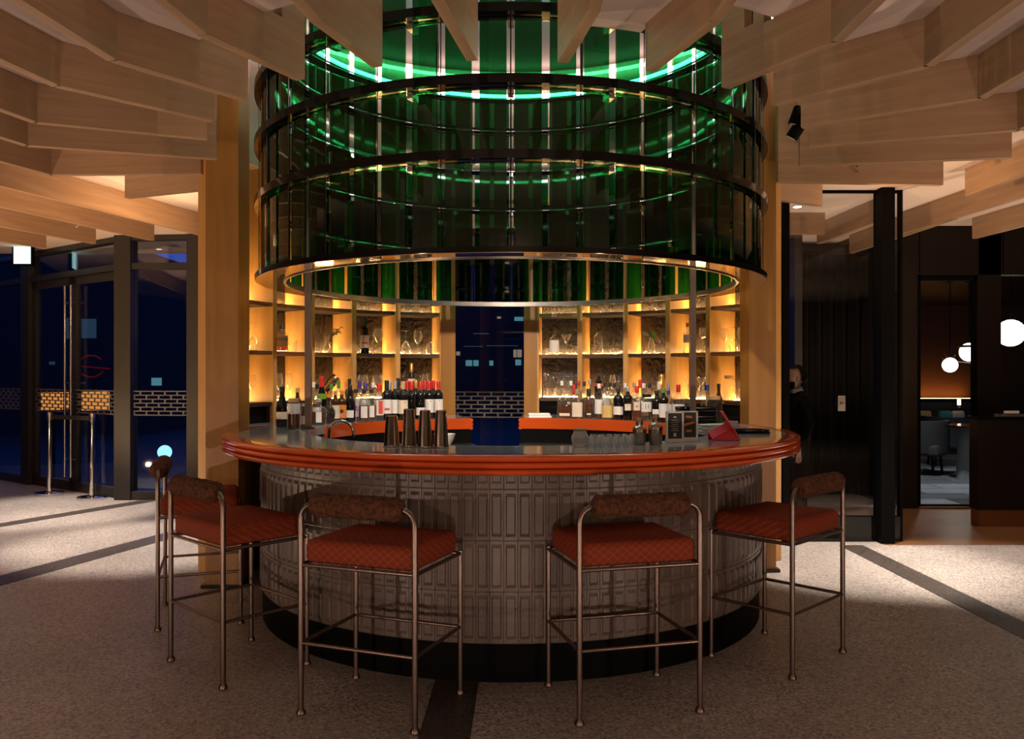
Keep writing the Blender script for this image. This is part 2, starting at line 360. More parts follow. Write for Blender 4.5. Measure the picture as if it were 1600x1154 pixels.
def at(px, py, y):
    d = y + CAMD; return ((px-800)*d/FPX, y, CAMH - (py-HOR)*d/FPX)
def arc(r0, r1, z0, z1): return [(r0,z0),(r1,z0),(r1,z1),(r0,z1)]
CEIL = 3.07
FACADE = [(-7.4, 6.27), (-4.5, 4.17), (2.95, 3.35)]

# ================================================================== SETTING
# floor
fo = MB().add([(-9,-9.5,0),(7.5,-9.5,0),(7.5,1.58,0),(3.2,1.58,0),(2.95,3.3,0),(-4.5,4.2,0),(-9,7.4,0)], [(0,1,2,3,4,5,6)]).build('floor', terr)
struct(fo, 'speckled grey terrazzo floor with dark inlaid bands')
def strip(pts, name='inlay_strip'):
    MB().prism(pts, 0.0005, 0.0025).build(name, terr_dark, fo)
strip([(-3.98,-0.35),(-3.80,-0.66),(-3.029,1.848),(-2.42,3.83),(-2.60,3.88),(-3.17,2.192)])
strip([(-5.62,1.35),(-5.44,1.28),(-4.145,3.914),(-4.10,4.04),(-4.30,4.06)])
strip([(2.80,1.57),(3.00,1.57),(3.07,-3.5),(2.87,-3.5)])
strip([(-0.36,-1.45),(-0.15,-1.45),(-0.20,-4.5),(-0.41,-4.5)])
fw = MB().add([(3.2,1.58,0.001),(7.5,1.58,0.001),(7.5,3.6,0.001),(2.95,3.6,0.001),(2.95,3.3,0.001)], [(0,1,2,3,4)]).build('floor_timber', parquet)
struct(fw, 'brown timber floor in front of the lounge door')
# ceiling with a round well over the bar
m = MB(); N = 96; RW = 2.15
X0, X1, Yb, Yf = -9.0, 7.5, -9.5, 5.6
inner = []; outer = []
angs = sorted([2*PI*i/92 for i in range(92)] + [math.atan2(x, y) % (2*PI) for x in (X0, X1) for y in (Yb, Yf)])
for a in angs:
    s, c_ = math.sin(a), math.cos(a)
    t = min((X1/s if s > 1e-9 else X0/s if s < -1e-9 else 1e9), (Yf/c_ if c_ > 1e-9 else Yb/c_ if c_ < -1e-9 else 1e9))
    inner.append((RW*s, RW*c_, CEIL)); outer.append((t*s, t*c_, CEIL))
m.add(inner+outer, [(i, (i+1) % N, N+(i+1) % N, N+i) for i in range(N)])
m.add([(outer[k][0], outer[k][1], CEIL) for k in range(N)], [])
ce = struct(m.build('ceiling', plaster), 'pale plaster ceiling with a round well above the bar')
MB().sweep_arc([(RW,CEIL-0.001),(RW+0.03,CEIL-0.001),(RW+0.03,4.25),(RW,4.25)], 0, 360, 96, True).build('well_wall', plaster, ce, smooth=40)
MB().lathe([(RW+0.03,4.25),(RW+0.03,4.28)], 96).build('well_cap', dark_paint, ce)
MB().sweep_arc(arc(RW-0.05, RW-0.02, 4.17, 4.19), 0, 360, 96, True).build('well_fill_strip', well_fill_em, ce, smooth=40)  # unseen glowing ring added to warm the well wall
MB().sweep_arc(arc(1.74, RW, CEIL, CEIL+0.02), 180-8, 180-20.5, 6).build('access_panel', plaster, ce)
# corners of the ceiling rectangle beyond the polar fan
# walls behind and beside the camera
struct(MB().box((-0.75,-9.5,1.6),(16.6,0.1,3.4)).build('wall_back', dark_brown), 'dark wall of the dining room')
struct(MB().box((7.5,-3,1.6),(0.1,13.2,3.4)).build('wall_right', dark_brown), 'dark right wall')
struct(MB().box((-9,-1.4,1.6),(0.1,16.4,3.4)).build('wall_left', dark_brown), 'dark left wall')

# glazed facade -------------------------------------------------------------
TRZ = 2.71
def seg_frame(A, B):
    dx, dy = B[0]-A[0], B[1]-A[1]; L = math.hypot(dx, dy); return L, math.atan2(dy, dx)
def facade_bay(n, A, B, label, postw=0.12, bottom=0.1, door=False):
    L, an = seg_frame(A, B)
    w_ = sempty('door_%d' % n if door else 'window_%d' % n, label, (A[0], A[1], 0), an)
    def mem(name, c, s, m_=frame_metal): MB().box(c, s).build(name, m_, w_)
    mem('post', (0, 0, CEIL/2), (postw, 0.16, CEIL)); mem('transom', (L/2, 0, TRZ), (L-postw, 0.12, 0.07)); mem('head', (L/2, 0, CEIL-0.03), (L-postw, 0.12, 0.06))
    mem('pane', (L/2, 0, (TRZ+CEIL)/2-0.01), (L-postw, 0.012, CEIL-TRZ-0.09), facade_glass)
    if not door:
        mem('sill', (L/2, 0, bottom/2), (L-postw, 0.12, bottom))
        mem('pane', (L/2, 0, (TRZ+bottom)/2), (L-postw, 0.012, TRZ-bottom-0.06), facade_glass)
    # brick-pattern screen band on the glass
    sc = MB(); z0 = 0.985; rows = 6; rh = 0.046; bw = 0.15; e = 0.012
    for r in range(rows+1): sc.box((L/2, -0.025, z0+r*rh), (L-postw-0.02, 0.01, e))
    for r in range(rows):
        x = postw/2 + 0.02 + (bw/2 if r % 2 else 0)
        while x < L-postw/2-0.02:
            sc.box((x, -0.025, z0+(r+0.5)*rh), (e*1.6, 0.01, rh)); x += bw
    o = sc.build('brick_screen', brick_dark, w_); o['kind'] = 'stuff'
    return w_, L
def lerp(A, B, t): return (A[0]+(B[0]-A[0])*t, A[1]+(B[1]-A[1])*t)
P0, P1, P2 = FACADE
pA = lerp(P0, P1, 0.20); pB = lerp(P0, P1, 0.34)
facade_bay(1, P0, pB, 'dark framed facade window at the far left edge', 0.16)
dw, L = facade_bay(2, pB, P1, 'dark framed glazed double door with tall steel pulls', 0.22, door=True)
# double door leaves
for k, (x0, x1) in enumerate(((0.12, L/2-0.004), (L/2+0.004, L-0.12))):
    lf = MB()
    xs = ((x0+x1)/2, x1-x0)
    for c, s in (((xs[0],0,0.06),(xs[1],0.06,0.12)), ((xs[0],0,TRZ-0.09),(xs[1],0.06,0.10)), ((x0+0.045,0,TRZ/2),(0.09,0.06,TRZ-0.07)), ((x1-0.045,0,TRZ/2),(0.09,0.06,TRZ-0.07))): lf.box(c, s)
    leaf = lf.build('door_leaf', frame_metal, dw)
    MB().box((xs[0],0,TRZ/2),(xs[1]-0.17,0.012,TRZ-0.28)).build('pane', facade_glass, leaf)
    px_ = L/2 + (-0.075 if k == 0 else 0.075)
    h = MB().tube([(px_, -0.09, 0.18), (px_, -0.09, 2.56)], 0.017, 10)
    for z in (0.4, 1.35, 2.35): h.tube([(px_, -0.09, z), (px_, -0.02, z)], 0.009, 6)
    h.build('pull_handle', steel, leaf, smooth=40, label='tall brushed steel pull handle')
ts = [0.0, 0.118, 0.235, 0.34, 0.475, 0.66, 0.80, 0.91, 1.0]
wl = ['dark framed facade window right of the double door', 'facade window beside the left wooden column', 'facade window behind the left back bar shelves', 'facade window left of the bar gap', 'facade window seen through the gap of the bar', 'facade window behind the right back bar shelves', 'facade window behind the far right shelves', 'narrow facade window right of the right wooden column']
for k in range(8):
    facade_bay(3+k, lerp(P1, P2, ts[k]), lerp(P1, P2, ts[k+1]), wl[k], 0.20 if k < 2 else 0.1)
# wall return behind the partition, drape side
struct(MB().box((3.06, 4.0, 1.53),(0.08,1.35,3.06)).build('wall_return', dark_paint), 'dark wall return behind the glass partition')

# clear glass partition in place of a mirror panel; its reflections stand behind ------------------------------------------------
PY = 1.75; xl, xr = fl(1232,845)[0], fl(1405,845)[0]; xp0, xp1 = fl(1368,845)[0], fl(1389,845)[0]
gp = sempty('window_11', 'tall clear glass partition in place of a mirror, with black posts and a black kick base', (0, PY, 0))
MB().box(((xl+xp0)/2, 0, 1.64),(xp0-xl, 0.014, 2.84)).build('pane', window_glass, gp)
MB().box(((xp1+xr)/2, 0, 1.64),(xr-xp1, 0.014, 2.84)).build('pane', window_glass, gp)
MB().box(((xl+xr)/2, 0, 0.11),(xr-xl, 0.06, 0.22)).build('kick_base', black_gloss, gp)
MB().box((xl-0.03, 0, CEIL/2),(0.06, 0.1, CEIL-0.002)).build('post', black_matte, gp)
MB().box(((xp0+xp1)/2, -0.05, CEIL/2),(xp1-xp0, 0.16, CEIL-0.002)).build('post', black_matte, gp)
MB().box((xr+0.012, 0, CEIL/2),(0.024, 0.06, CEIL-0.002)).build('post', black_matte, gp)
MB().box(((xl+xr)/2, 0, CEIL-0.012),(xr-xl, 0.04, 0.022)).build('head', black_matte, gp)
pl = at(1316, 630, PY-0.012)
sp_ = thing('switch_plate', 'small steel switch plate on the glass partition', 'switch', pl)
MB().rbox((0,0,0),(0.07,0.012,0.135),0.005).build('plate', steel, sp_)
MB().lathe([(0.014,0),(0.014,0.012),(0.008,0.014)], 14).build('button', bronze, sp_, (0,-0.006,0), (PI/2,0,0))
# curtain set behind the glass in place of its mirror image
cu = thing('curtain', 'charcoal floor-length pleated curtain behind the glass partition in place of its reflection', 'curtain', (3.12, 4.5, 0.02))
m = MB(); pts = []; n = 150; Wc = 1.55
for i in range(n+1):
    x = Wc*i/n; pts.append((x, 0.045*math.sin(x*2*PI/0.155) + 0.02*math.sin(x*9.1)))
V = [(x, y, z) for z in (0.0, 2.88) for x, y in pts]
m.add(V, [(i, i+1, n+2+i, n+1+i) for i in range(n)])
co = m.build('drape', drape_m, cu, smooth=60)
sd = co.modifiers.new('thick', 'SOLIDIFY'); sd.thickness = 0.006
MB().box((Wc/2, 0, 2.90),(Wc, 0.03, 0.03)).build('curtain_rail', black_metal, cu)
struct(MB().box((3.89, 4.72, 1.53),(1.74,0.06,3.06)).build('wall_drape_back', dark_paint), 'dark wall behind the curtain')
struct(MB().add([(2.9,3.3,0.0005),(3.2,1.58,0.0005),(4.2,1.58,0.0005),(4.2,4.7,0.0005),(2.9,4.7,0.0005)],[(0,1,2,3,4)]).build('floor_passage', terr), 'terrazzo floor behind the glass partition')

# lounge wall with glass door
WY = 3.55
d0, d1 = fl(1430,793)[0], fl(1525,793)[0]; w0 = (1560-800)*(WY+CAMD)/FPX; w1 = 6.6; DT = CAMH + (HOR-430)*(WY+CAMD)/FPX
lw = MB()
lw.box(((4.17+d0)/2, WY, CEIL/2),(d0-4.17, 0.12, CEIL)); lw.box(((d1+w0)/2, WY, CEIL/2),(w0-d1, 0.12, CEIL)); lw.box(((w1+7.5)/2, WY, CEIL/2),(7.5-w1,0.12,CEIL))
lw.box(((d0+w1)/2, WY, (DT+CEIL)/2),(w1-d0, 0.12, CEIL-DT))
lwall = struct(lw.build('wall_lounge', dark_brown), 'dark brown panelled wall around the lounge door')
for x in (d0+0.02, w0+0.02): MB().box((x, WY-0.062, (DT+CEIL)/2),(0.012, 0.006, CEIL-DT-0.04)).build('panel_joint', black_matte, lwall)
ld = sempty('door_3', 'glass door into the dim lounge', (0, WY, 0))
m = MB(); m.box(((d0+d1)/2,0,0.02),(d1-d0,0.06,0.04)); m.box(((d0+d1)/2,0,DT-0.03),(d1-d0,0.06,0.06)); m.box((d0+0.025,0,DT/2),(0.05,0.06,DT)); m.box((d1-0.02,0,DT/2),(0.04,0.06,DT))
m.build('door_frame', black_matte, ld); MB().box(((d0+d1)/2,0,DT/2),(d1-d0-0.08,0.012,DT-0.1)).build('pane', window_glass, ld)
MB().box(((d0+d1)/2,-0.05,0.012),(d1-d0,0.06,0.02)).build('threshold', copper, ld)
lw2 = sempty('window_12', 'lounge window above the host stand', (0, WY, 0))
MB().box(((w0+w1)/2,0,DT/2),(w1-w0,0.012,DT-0.02)).build('pane', window_glass, lw2)
MB().box(((w0+w1)/2,0,0.5),(w1-w0,0.06,0.9)).build('lower_panel', dark_brown, lw2)
# lounge interior
lf_ = struct(MB().add([(4.15,WY,-0.004),(12,WY,-0.004),(12,14,-0.004),(4.15,14,-0.004)],[(0,1,2,3)]).build('floor_lounge', tile_core), 'grey chequered tile floor of the lounge')
tiles = [mat('lounge_tile_%d' % k, c, 0.35, var=0.1, scale=6) for k, c in enumerate(((0.30,0.31,0.32),(0.13,0.14,0.15),(0.07,0.075,0.08)))]
tm = [MB().box((0,0,0),(0.87,0.43,0.012)).mesh('tile', t_) for t_ in tiles]
for i in range(7):
    for j in range(17):
        inst('tile', tm[(i*2+j*j+(i*j)//3) % 3], lf_, (4.62+i*0.885+(0.44 if j % 2 else 0), 3.95+j*0.445, 0.0))
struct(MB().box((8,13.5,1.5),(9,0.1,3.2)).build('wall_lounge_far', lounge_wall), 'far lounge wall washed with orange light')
struct(MB().box((4.8,9.4,1.5),(0.08,9.4,3.2)).build('wall_lounge_side', dark_brown), 'dark side wall of the lounge')
struct(MB().box((11.9,8.8,1.5),(0.08,10.4,3.2)).build('wall_lounge_right', dark_brown), 'dark right wall of the lounge')
struct(MB().box((8.0,8.8,3.05),(8.0,10.5,0.05)).build('ceiling_lounge', dark_brown), 'dark lounge ceiling')
lb = at(1478, 632, 13.2)
MB_l = thing('wall_washer', 'orange light trough along the far lounge wall', 'light', (9.2, 13.25, 0.86))
MB().box((0,0,0),(2.4,0.12,0.08)).build('trough', black_matte, MB_l); MB().box((0,0.02,0.045),(2.3,0.05,0.01)).build('light_strip', menu_em, MB_l)

# outdoors: paving, far buildings --------------------------------------------
struct(MB().add([(-40,3.2,-0.06),(30,3.2,-0.06),(30,60,-0.06),(-40,60,-0.06)],[(0,1,2,3)]).build('ground_outside', ground_m), 'dark paving outside the windows')
def far_building(label, x0, x1, y, z1, wins, cat='building'):
    b = thing('far_building', label, cat, ((x0+x1)/2, y, -0.06))
    MB().box((0, 2, z1/2),(x1-x0, 4, z1)).build('wall', city_m, b)
    for (px, py, pw, ph, mm) in wins:
        c = at(px, py, y-0.03); k = (y+CAMD)/FPX
        MB().box((c[0]-(x0+x1)/2, -0.03, c[2]+0.06),(pw*k, 0.08, ph*k)).build('window', mm, b)
far_building('dark office block with a few teal lit windows beyond the bar gap', -5, 4.2, 24, 7.2,
    [(733,567,10,9,win_teal),(744,567,8,9,win_teal),(768,567,6,8,win_teal),(810,566,9,9,win_teal),(812,552,7,12,win_warm),(805,552,5,12,win_warm),(811,498,14,6,win_teal),(780,496,6,3,win_warm),(752,521,24,1.5,win_blue),(785,540,50,1.2,win_blue),(740,541,30,1.2,win_blue),(716,552,6,6,win_warm)])
far_building('low dark building with pale blue windows beyond the double door', -17, -9.2, 15, 4.6,
    [(112,513,20,32,win_blue),(138,513,24,30,win_blue),(82,567,7,5,win_blue),(245,596,14,12,win_teal)])

# ================================================================== CEILING FINS
FZ0, FZ1 = 2.854, CEIL-0.002
def board(name, A, B, parent, z0=FZ0, z1=FZ1, t=0.05, hole=None):
    L = math.dist(A, B); an = math.atan2(B[1]-A[1], B[0]-A[0])
    m = MB()
    if hole:
        a, b, c, d = hole
        m.box((a/2,0,(z1-z0)/2),(a,t,z1-z0)); m.box(((b+L)/2,0,(z1-z0)/2),(L-b,t,z1-z0)); m.box(((a+b)/2,0,c/2),(b-a,t,c)); m.box(((a+b)/2,0,(d+z1-z0)/2),(b-a,t,z1-z0-d))
    else: m.box((L/2,0,(z1-z0)/2),(L,t,z1-z0))
    return m.build(name, fin_wood, parent, (A[0], A[1], z0), an)
def fin(pts, label, tall=True, hole=False):
    root = thing('ceiling_fin', label, 'ceiling fin', (pts[0][0], pts[0][1], FZ0), 0, 'wooden ceiling fins')
    names = ['inner_board', 'outer_board', 'end_board']; base = Vector((pts[0][0], pts[0][1]))
    q = [(p[0]-base.x, p[1]-base.y) for p in pts]
    if tall:
        A, B = q[0], q[1]; L = math.dist(A, B); k = min(0.27/L, 0.9); M = lerp(A, B, k)
        o = board('tip_board', A, M, root, 0.0, 0.62, 0.05, (0.15, 0.205, 0.235, 0.50) if hole else None)
        q = [M] + q[1:]
    for i in range(len(q)-1):
        board(names[min(i, 2)], q[i], q[i+1], root, 0.0, FZ1-FZ0, 0.0496)
ordn = ['first', 'second', 'third', 'fourth', 'fifth', 'sixth', 'seventh', 'eighth', 'ninth']
LF = [[(-0.17,-1.85),(-0.27,-2.45),(-0.33,-3.6)], [(-0.603,-1.773),(-0.766,-2.266),(-0.95,-3.6)], [(-0.992,-1.609),(-1.262,-2.13),(-1.45,-3.6)],
      [(-1.349,-1.313),(-1.765,-1.85),(-1.98,-3.6)], [(-1.639,-0.959),(-2.195,-1.521),(-2.60,-3.4)], [(-1.802,-0.607),(-2.632,-0.935),(-3.1,-2.8)],
      [(-1.907,-0.149),(-2.953,-0.468),(-3.45,-2.3)], [(-2.15,0.25),(-3.223,0.287),(-3.85,-1.6)], [(-2.16,0.70),(-3.044,1.055)]]
RF = [[(0.234,-1.828),(0.32,-2.36),(0.33,-3.6)], [(0.641,-1.717),(0.807,-2.26),(0.87,-3.6)], [(1.043,-1.494),(1.364,-2.057),(1.39,-3.6)],
      [(1.372,-1.233),(1.888,-1.781),(1.90,-3.6)], [(1.645,-0.839),(2.373,-1.343),(2.40,-3.6)], [(1.832,-0.439),(2.905,-0.789),(2.95,-3.4)],
      [(1.93,0.034),(3.215,-0.181)], [(1.929,0.502),(3.177,0.605)]]
for k, p in enumerate(LF): fin(p, 'wooden ceiling fin at the drum, %s counting left from the drum front' % ordn[k], True, k == 2)
for k, p in enumerate(RF): fin(p, 'wooden ceiling fin at the drum, %s counting right from the drum front' % ordn[k], True, k == 2)
for k in range(5):
    a = [-122, -136, 118, 132, 146][k]; s = math.sin(math.radians(a)); c_ = -math.cos(math.radians(a))
    fin([(1.9*s, 1.9*c_), (2.9*s, 2.9*c_)], 'short radial wooden fin behind the drum, %s' % ['left next to the column', 'left nearer the middle', 'right next to the column', 'right of the bar gap', 'right nearest the middle'][k])
def lone(A, B, label):
    root = thing('ceiling_fin', label, 'ceiling fin', (A[0], A[1], FZ0), 0, 'straight ceiling boards')
    board('board', (0,0), (B[0]-A[0], B[1]-A[1]), root, 0.0, FZ1-FZ0)
for A, B, l in (((-3.077,2.953),(-4.35,-1.2),'long straight ceiling board at upper left, right end lit teal'),
                ((-3.754,3.158),(-5.0,-1.2),'straight ceiling board at upper left, second toward the door'),
                ((-4.47,3.373),(-5.9,-0.8),'straight ceiling board above the double door, third from the drum'),
                ((-5.18,3.693),(-6.8,-0.4),'straight ceiling board at the left edge nearest the exit sign'),
                ((3.58,0.98),(3.66,-3.0),'straight ceiling board at upper right nearest the drum'),
                ((3.89,2.76),(4.25,-1.5),'long straight ceiling board right of the glass partition'),
                ((4.77,3.03),(5.05,-0.5),'straight ceiling board above the host stand'),
                ((2.72,2.76),(3.12,2.76),'short ceiling board behind the glass partition in place of a reflected fin, left'),
                ((3.29,3.36),(3.36,1.95),'ceiling board behind the middle of the glass partition in place of a reflected fin'),
                ((3.93,4.08),(3.99,1.95),'ceiling board behind the glass partition in place of a reflected fin, right')):
    lone(A, B, l)

# ================================================================== GREEN GLASS DRUM
dr = thing('glass_drum', 'huge round drum of dark green glass panels hanging over the bar', 'light fixture', (0,0,2.037))
TZ = [0.0, 0.465, 0.82, 1.155, 1.495, 1.775]
NP = 60; stepd = 360.0/NP
for t in range(5):
    z0, z1 = TZ[t]+0.028, TZ[t+1]-0.028
    hw = stepd*0.385
    me = MB().sweep_arc(arc(1.585, 1.597, z0, z1), -hw, hw, 4).mesh('glass_panel', green_glass, 30)
    for k in range(NP): inst('glass_panel', me, dr, rz=math.radians((k+0.5)*stepd))
for t in range(1, 6):
    MB().sweep_arc([(1.545,TZ[t]-0.022),(1.635,TZ[t]-0.022),(1.635,TZ[t]+0.022),(1.545,TZ[t]+0.022)], 0, 360, 120, True).build('ring_band', black_gloss, dr, smooth=40)
    MB().sweep_arc([(1.52+0.006*math.cos(a), TZ[t]-0.012+0.006*math.sin(a)) for a in (0,PI/3,2*PI/3,PI,4*PI/3,5*PI/3)], 0, 360, 96, True).build('tie_ring', chrome, dr, smooth=60)
MB().sweep_arc([(1.459,0.0),(1.625,0.0),(1.625,0.004),(1.459,0.004)], 0, 360, 128, True).build('soffit_ring', mirror_bronze, dr, smooth=40)
MB().sweep_arc(arc(1.600,1.632,0.004,0.03), 0, 360, 128, True).build('bottom_band', black_gloss, dr, smooth=40)
MB().sweep_arc(arc(1.447,1.462,-0.006,0.03), 0, 360, 128, True).build('inner_lip', steel, dr, smooth=40)
rodm = MB().tube([(0,1.606,0.02),(0,1.606,1.775)], 0.003, 6).mesh('tie_rod', black_metal, 60)
for k in range(0, NP, 2): inst('tie_rod', rodm, dr, rz=math.radians(k*stepd))
clip = MB().box((0,1.55,0),(0.03,0.07,0.03)).mesh('bracket', steel)
for t in (1, 2, 3):
    for k in range(0, NP, 3): inst('bracket', clip, dr, (0,0,TZ[t]-0.04), rz=math.radians(k*stepd))
MB().sweep_arc([(1.50+0.011*math.cos(a), 1.775+0.011*math.sin(a)) for a in (0,PI/3,2*PI/3,PI,4*PI/3,5*PI/3)], 0, 360, 96, True).build('led_tube', led_ring, dr, smooth=60)
for k in range(8):
    a = k*45+22
    MB().tube([(*pol(1.59,a), 1.775),(*pol(1.59,a), 2.21)], 0.012, 6).build('hanger', black_metal, dr)
for x, y, l in ((-1.345,-0.02,'slim bronze square post rising from the left counter into the drum'), (1.285,0.35,'slim bronze square post rising from the right counter into the drum')):
    pr = thing('support_post', l, 'post', (x, y, 1.1))
    MB().box((0,0,0.85),(0.040,0.040,1.70)).build('shaft', bronze, pr); MB().box((0,0,0.006),(0.07,0.07,0.012)).build('foot_plate', bronze, pr)

# ================================================================== BAR COUNTER
GA, GB = -14.6, 3.3                 # gap angles at the back
bar = thing('bar_counter', 'round bar counter with orange ribbed rim, grey top and clay tile front', 'bar counter', (0,0,0))
BH = 1.1
# front worktop ring (right of gap round the front to left of gap)
MB().sweep_arc(arc(1.33, 1.745, BH-0.04, BH), 62.5, 360-76.5, 120).build('worktop', stone, bar, smooth=40)
MB().sweep_arc(arc(1.33, 1.985, BH-0.04, BH), GB, 62.5, 40).build('worktop', stone, bar, smooth=40)
MB().sweep_arc(arc(1.33, 1.985, BH-0.04, BH), -76.5, GA, 40).build('worktop', stone, bar, smooth=40)
rim = [(1.738,BH-0.092),(1.738,BH+0.002)]
for k in range(3):
    zc = BH-0.0145-k*0.031; 
    for j in range(7):
        a = PI/2 - j*PI/6; rim.append((1.797+0.026*math.cos(a), zc+0.0155*math.sin(a)))
rim = [rim[0], rim[1]] + rim[2:]
MB().sweep_arc(rim, 66, 360-80, 150).build('rim', orange, bar, smooth=35, label='glossy orange ribbed rim')
fasc = [(1.292,BH-0.085),(1.335,BH-0.085),(1.335,BH+0.002),(1.292,BH+0.002)]
MB().sweep_arc(fasc, GB, 66, 40).build('inner_fascia', orange, bar, smooth=35); MB().sweep_arc(fasc, -80, GA, 40).build('inner_fascia', orange, bar, smooth=35)
MB().sweep_arc(arc(1.312,1.335,BH-0.05,BH+0.001), 66, 280, 90).build('inner_edge', stone, bar, smooth=35)
# orange ribbed ends at the gap
for a in (GA, GB):
    s = 1 if a == GA else -1
    for k in range(3):
        p0, p1 = pol(1.292, a), pol(1.985, a)
        MB().tube([(*p0, BH-0.0145-k*0.031), (*p1, BH-0.0145-k*0.031)], 0.016, 10).build('end_rib', orange, bar, smooth=40)
MB().sweep_arc(arc(1.36,1.592,0.185,BH-0.09), 60, 300, 120).build('body_core', tile_core, bar, smooth=40)
MB().sweep_arc(arc(1.30,1.36,0.0,BH-0.09), GB, 360+GA, 120).build('inner_wall', black_matte, bar, smooth=40)
MB().sweep_arc(arc(1.36,1.585,0.0,0.185), 60, 300, 120).build('plinth', black_matte, bar, smooth=40)
MB().sweep_arc(arc(1.60,1.74,BH-0.088,BH-0.06), 66, 280, 100).build('underside', black_matte, bar, smooth=40)
for a0, a1 in ((GB, 64), (-78, GA)):
    MB().sweep_arc(arc(0.98,1.30,0.86,0.90), a0, a1, 30).build('back_ledge', steel, bar, smooth=40)
# relief tiles
def tile_mesh(h):
    hw, g = 0.0330, 0.0; m = MB(); y0, y1, y2 = 0.0, 0.003, 0.0095
    def quadring(wx, z0, z1, y): return [(-wx,-y,z0),(wx,-y,z0),(wx,-y,z1),(-wx,-y,z1)]
    V = quadring(hw,0.0012,h-0.0012,y0)+quadring(hw-0.0012,0.0024,h-0.0024,y1)+quadring(hw-0.010,0.018,h-0.018,y1)+quadring(hw-0.015,0.034,h-0.034,y2) if h > 0.15 else \
        quadring(hw,0.003,h-0.002,y0)+quadring(hw-0.002,0.005,h-0.003,y1)+quadring(hw-0.011,0.028,h-0.004,y1)+quadring(hw-0.015,0.040,h-0.005,y2)
    F = []
    for k in range(3):
        for i in range(4): j = (i+1) % 4; F.append((k*4+i, k*4+j, k*4+4+j, k*4+4+i))
    F.append((12,13,14,15)); m.add(V, F); return m
tmesh = tile_mesh(0.2425).mesh('tile', tile_m); tmesh2 = tile_mesh(0.088).mesh('tile', tile_m)
TS = 360.0/150
for c in range(-36, 37):
    a = c*TS; p = (1.592*math.sin(math.radians(a)), -1.592*math.cos(math.radians(a)))
    for r in range(4): inst('tile', tmesh if r < 3 else tmesh2, bar, (p[0], p[1], 0.19+r*0.2425), math.radians(a))
# sink tap
tp = thing('sink_tap', 'chrome arched tap rising from the sink behind the left counter', 'tap', (-1.17, -0.2, 0.90))
tx = [(0,0,0)]+[(0,0,0.16)]+[(0.075-0.075*math.cos(a*PI/8), 0, 0.19+0.075*math.sin(a*PI/8)) for a in range(9)]+[(0.15,0,0.16)]
MB().tube([(x*1.05,y,z) for x,y,z in tx], 0.0095, 10).build('spout', chrome, tp, smooth=60); MB().lathe([(0.025,0),(0.025,0.02),(0.014,0.03)], 14).build('base', chrome, tp, smooth=40)
MB().tube([(0,0.012,0.07),(0.0,0.06,0.085)], 0.006, 8).build('lever', chrome, tp)
MB().sweep_arc(arc(1.0,1.31,0.86,0.895), 240, 285, 20).build('sink_ledge', steel, bar, smooth=40)

# ================================================================== WOODEN COLUMNS
for th, wd, l in ((-82.0, 0.225, 'tall square wooden column left of the back bar'), (68.4, 0.20, 'tall square wooden column right of the back bar')):
    p = pol(2.0, th); c_ = thing('column', l, 'column', (p[0], p[1], 0), -math.radians(th)*0.0)
    MB().box((0,0,2.012),(wd,0.24,3.98)).build('shaft', post_wood, c_); MB().box((0,0,0.012),(wd+0.05,0.29,0.024)).build('foot_plate', black_metal, c_)

# ================================================================== BACK BAR SHELVES
R0, R1 = 2.0, 2.34
SH = [1.249, 1.640, 2.010]; TOPZ = 3.05
def back_bar(label, posts, wide, lowbase):
    b = thing('back_bar_shelf', label, 'shelf unit', (0,0,0))
    lo, hi = posts[0], posts[-1]
    for a in posts:
        p = pol((R0+R1)/2, a)
        if a != posts[0] and a != posts[-1] or True:
            MB().box((0,0,0),(0.042, R1-R0, TOPZ-0.0)).build('divider', bay_wood, b, (p[0],p[1],TOPZ/2), -math.radians(a))
    (wa, wb) = wide
    MB().sweep_arc(arc(R0-0.012,R0+0.16,0,TOPZ), wa, wb, 6).build('end_post', post_wood, b, smooth=40)
    for i in range(len(posts)-1):
        a0, a1 = posts[i]+0.7, posts[i+1]-0.7
        sgn = 1 if (a0+a1) < 0 else -1
        MB().sweep_arc(arc(R1-0.02,R1,SH[0],TOPZ), a0, a1, 6).build('back_pane', hammer, b, smooth=40)
        MB().sweep_arc(arc(R0+0.03,R1,0.0,SH[0]-0.03), a0, a1, 6).build('base_panel', black_gloss, b, smooth=40)
        for k, z in enumerate(SH):
            s = MB().sweep_arc(arc(R0+0.02,R1-0.02,z-0.03,z), a0, a1, 6).build('shelf_board', dark_brown, b, smooth=40)
            MB().sweep_arc(arc(R0+0.012,R0+0.02,z-0.03,z), a0, a1, 6).build('nosing', bronze, s, smooth=40)
            am = (a0+a1)/2
            MB().sweep_arc(arc(R1-0.060,R1-0.030,z+0.0005,z+0.006), a0+0.3, a1-0.3, 6).build('light_strip', led_strip, s, smooth=40)
    return b
LP = [-76.6, -65.0, -53.4, -41.6, -29.7, -18.0]; RP = [6.6, 17.8, 29.9, 41.4, 52.8, 64.4]
back_bar('left curved wooden back bar with five lit shelf bays', LP, (-18.4,-14.6), 1)
back_bar('right curved wooden back bar with five lit shelf bays', RP, (3.3,6.7), 1)

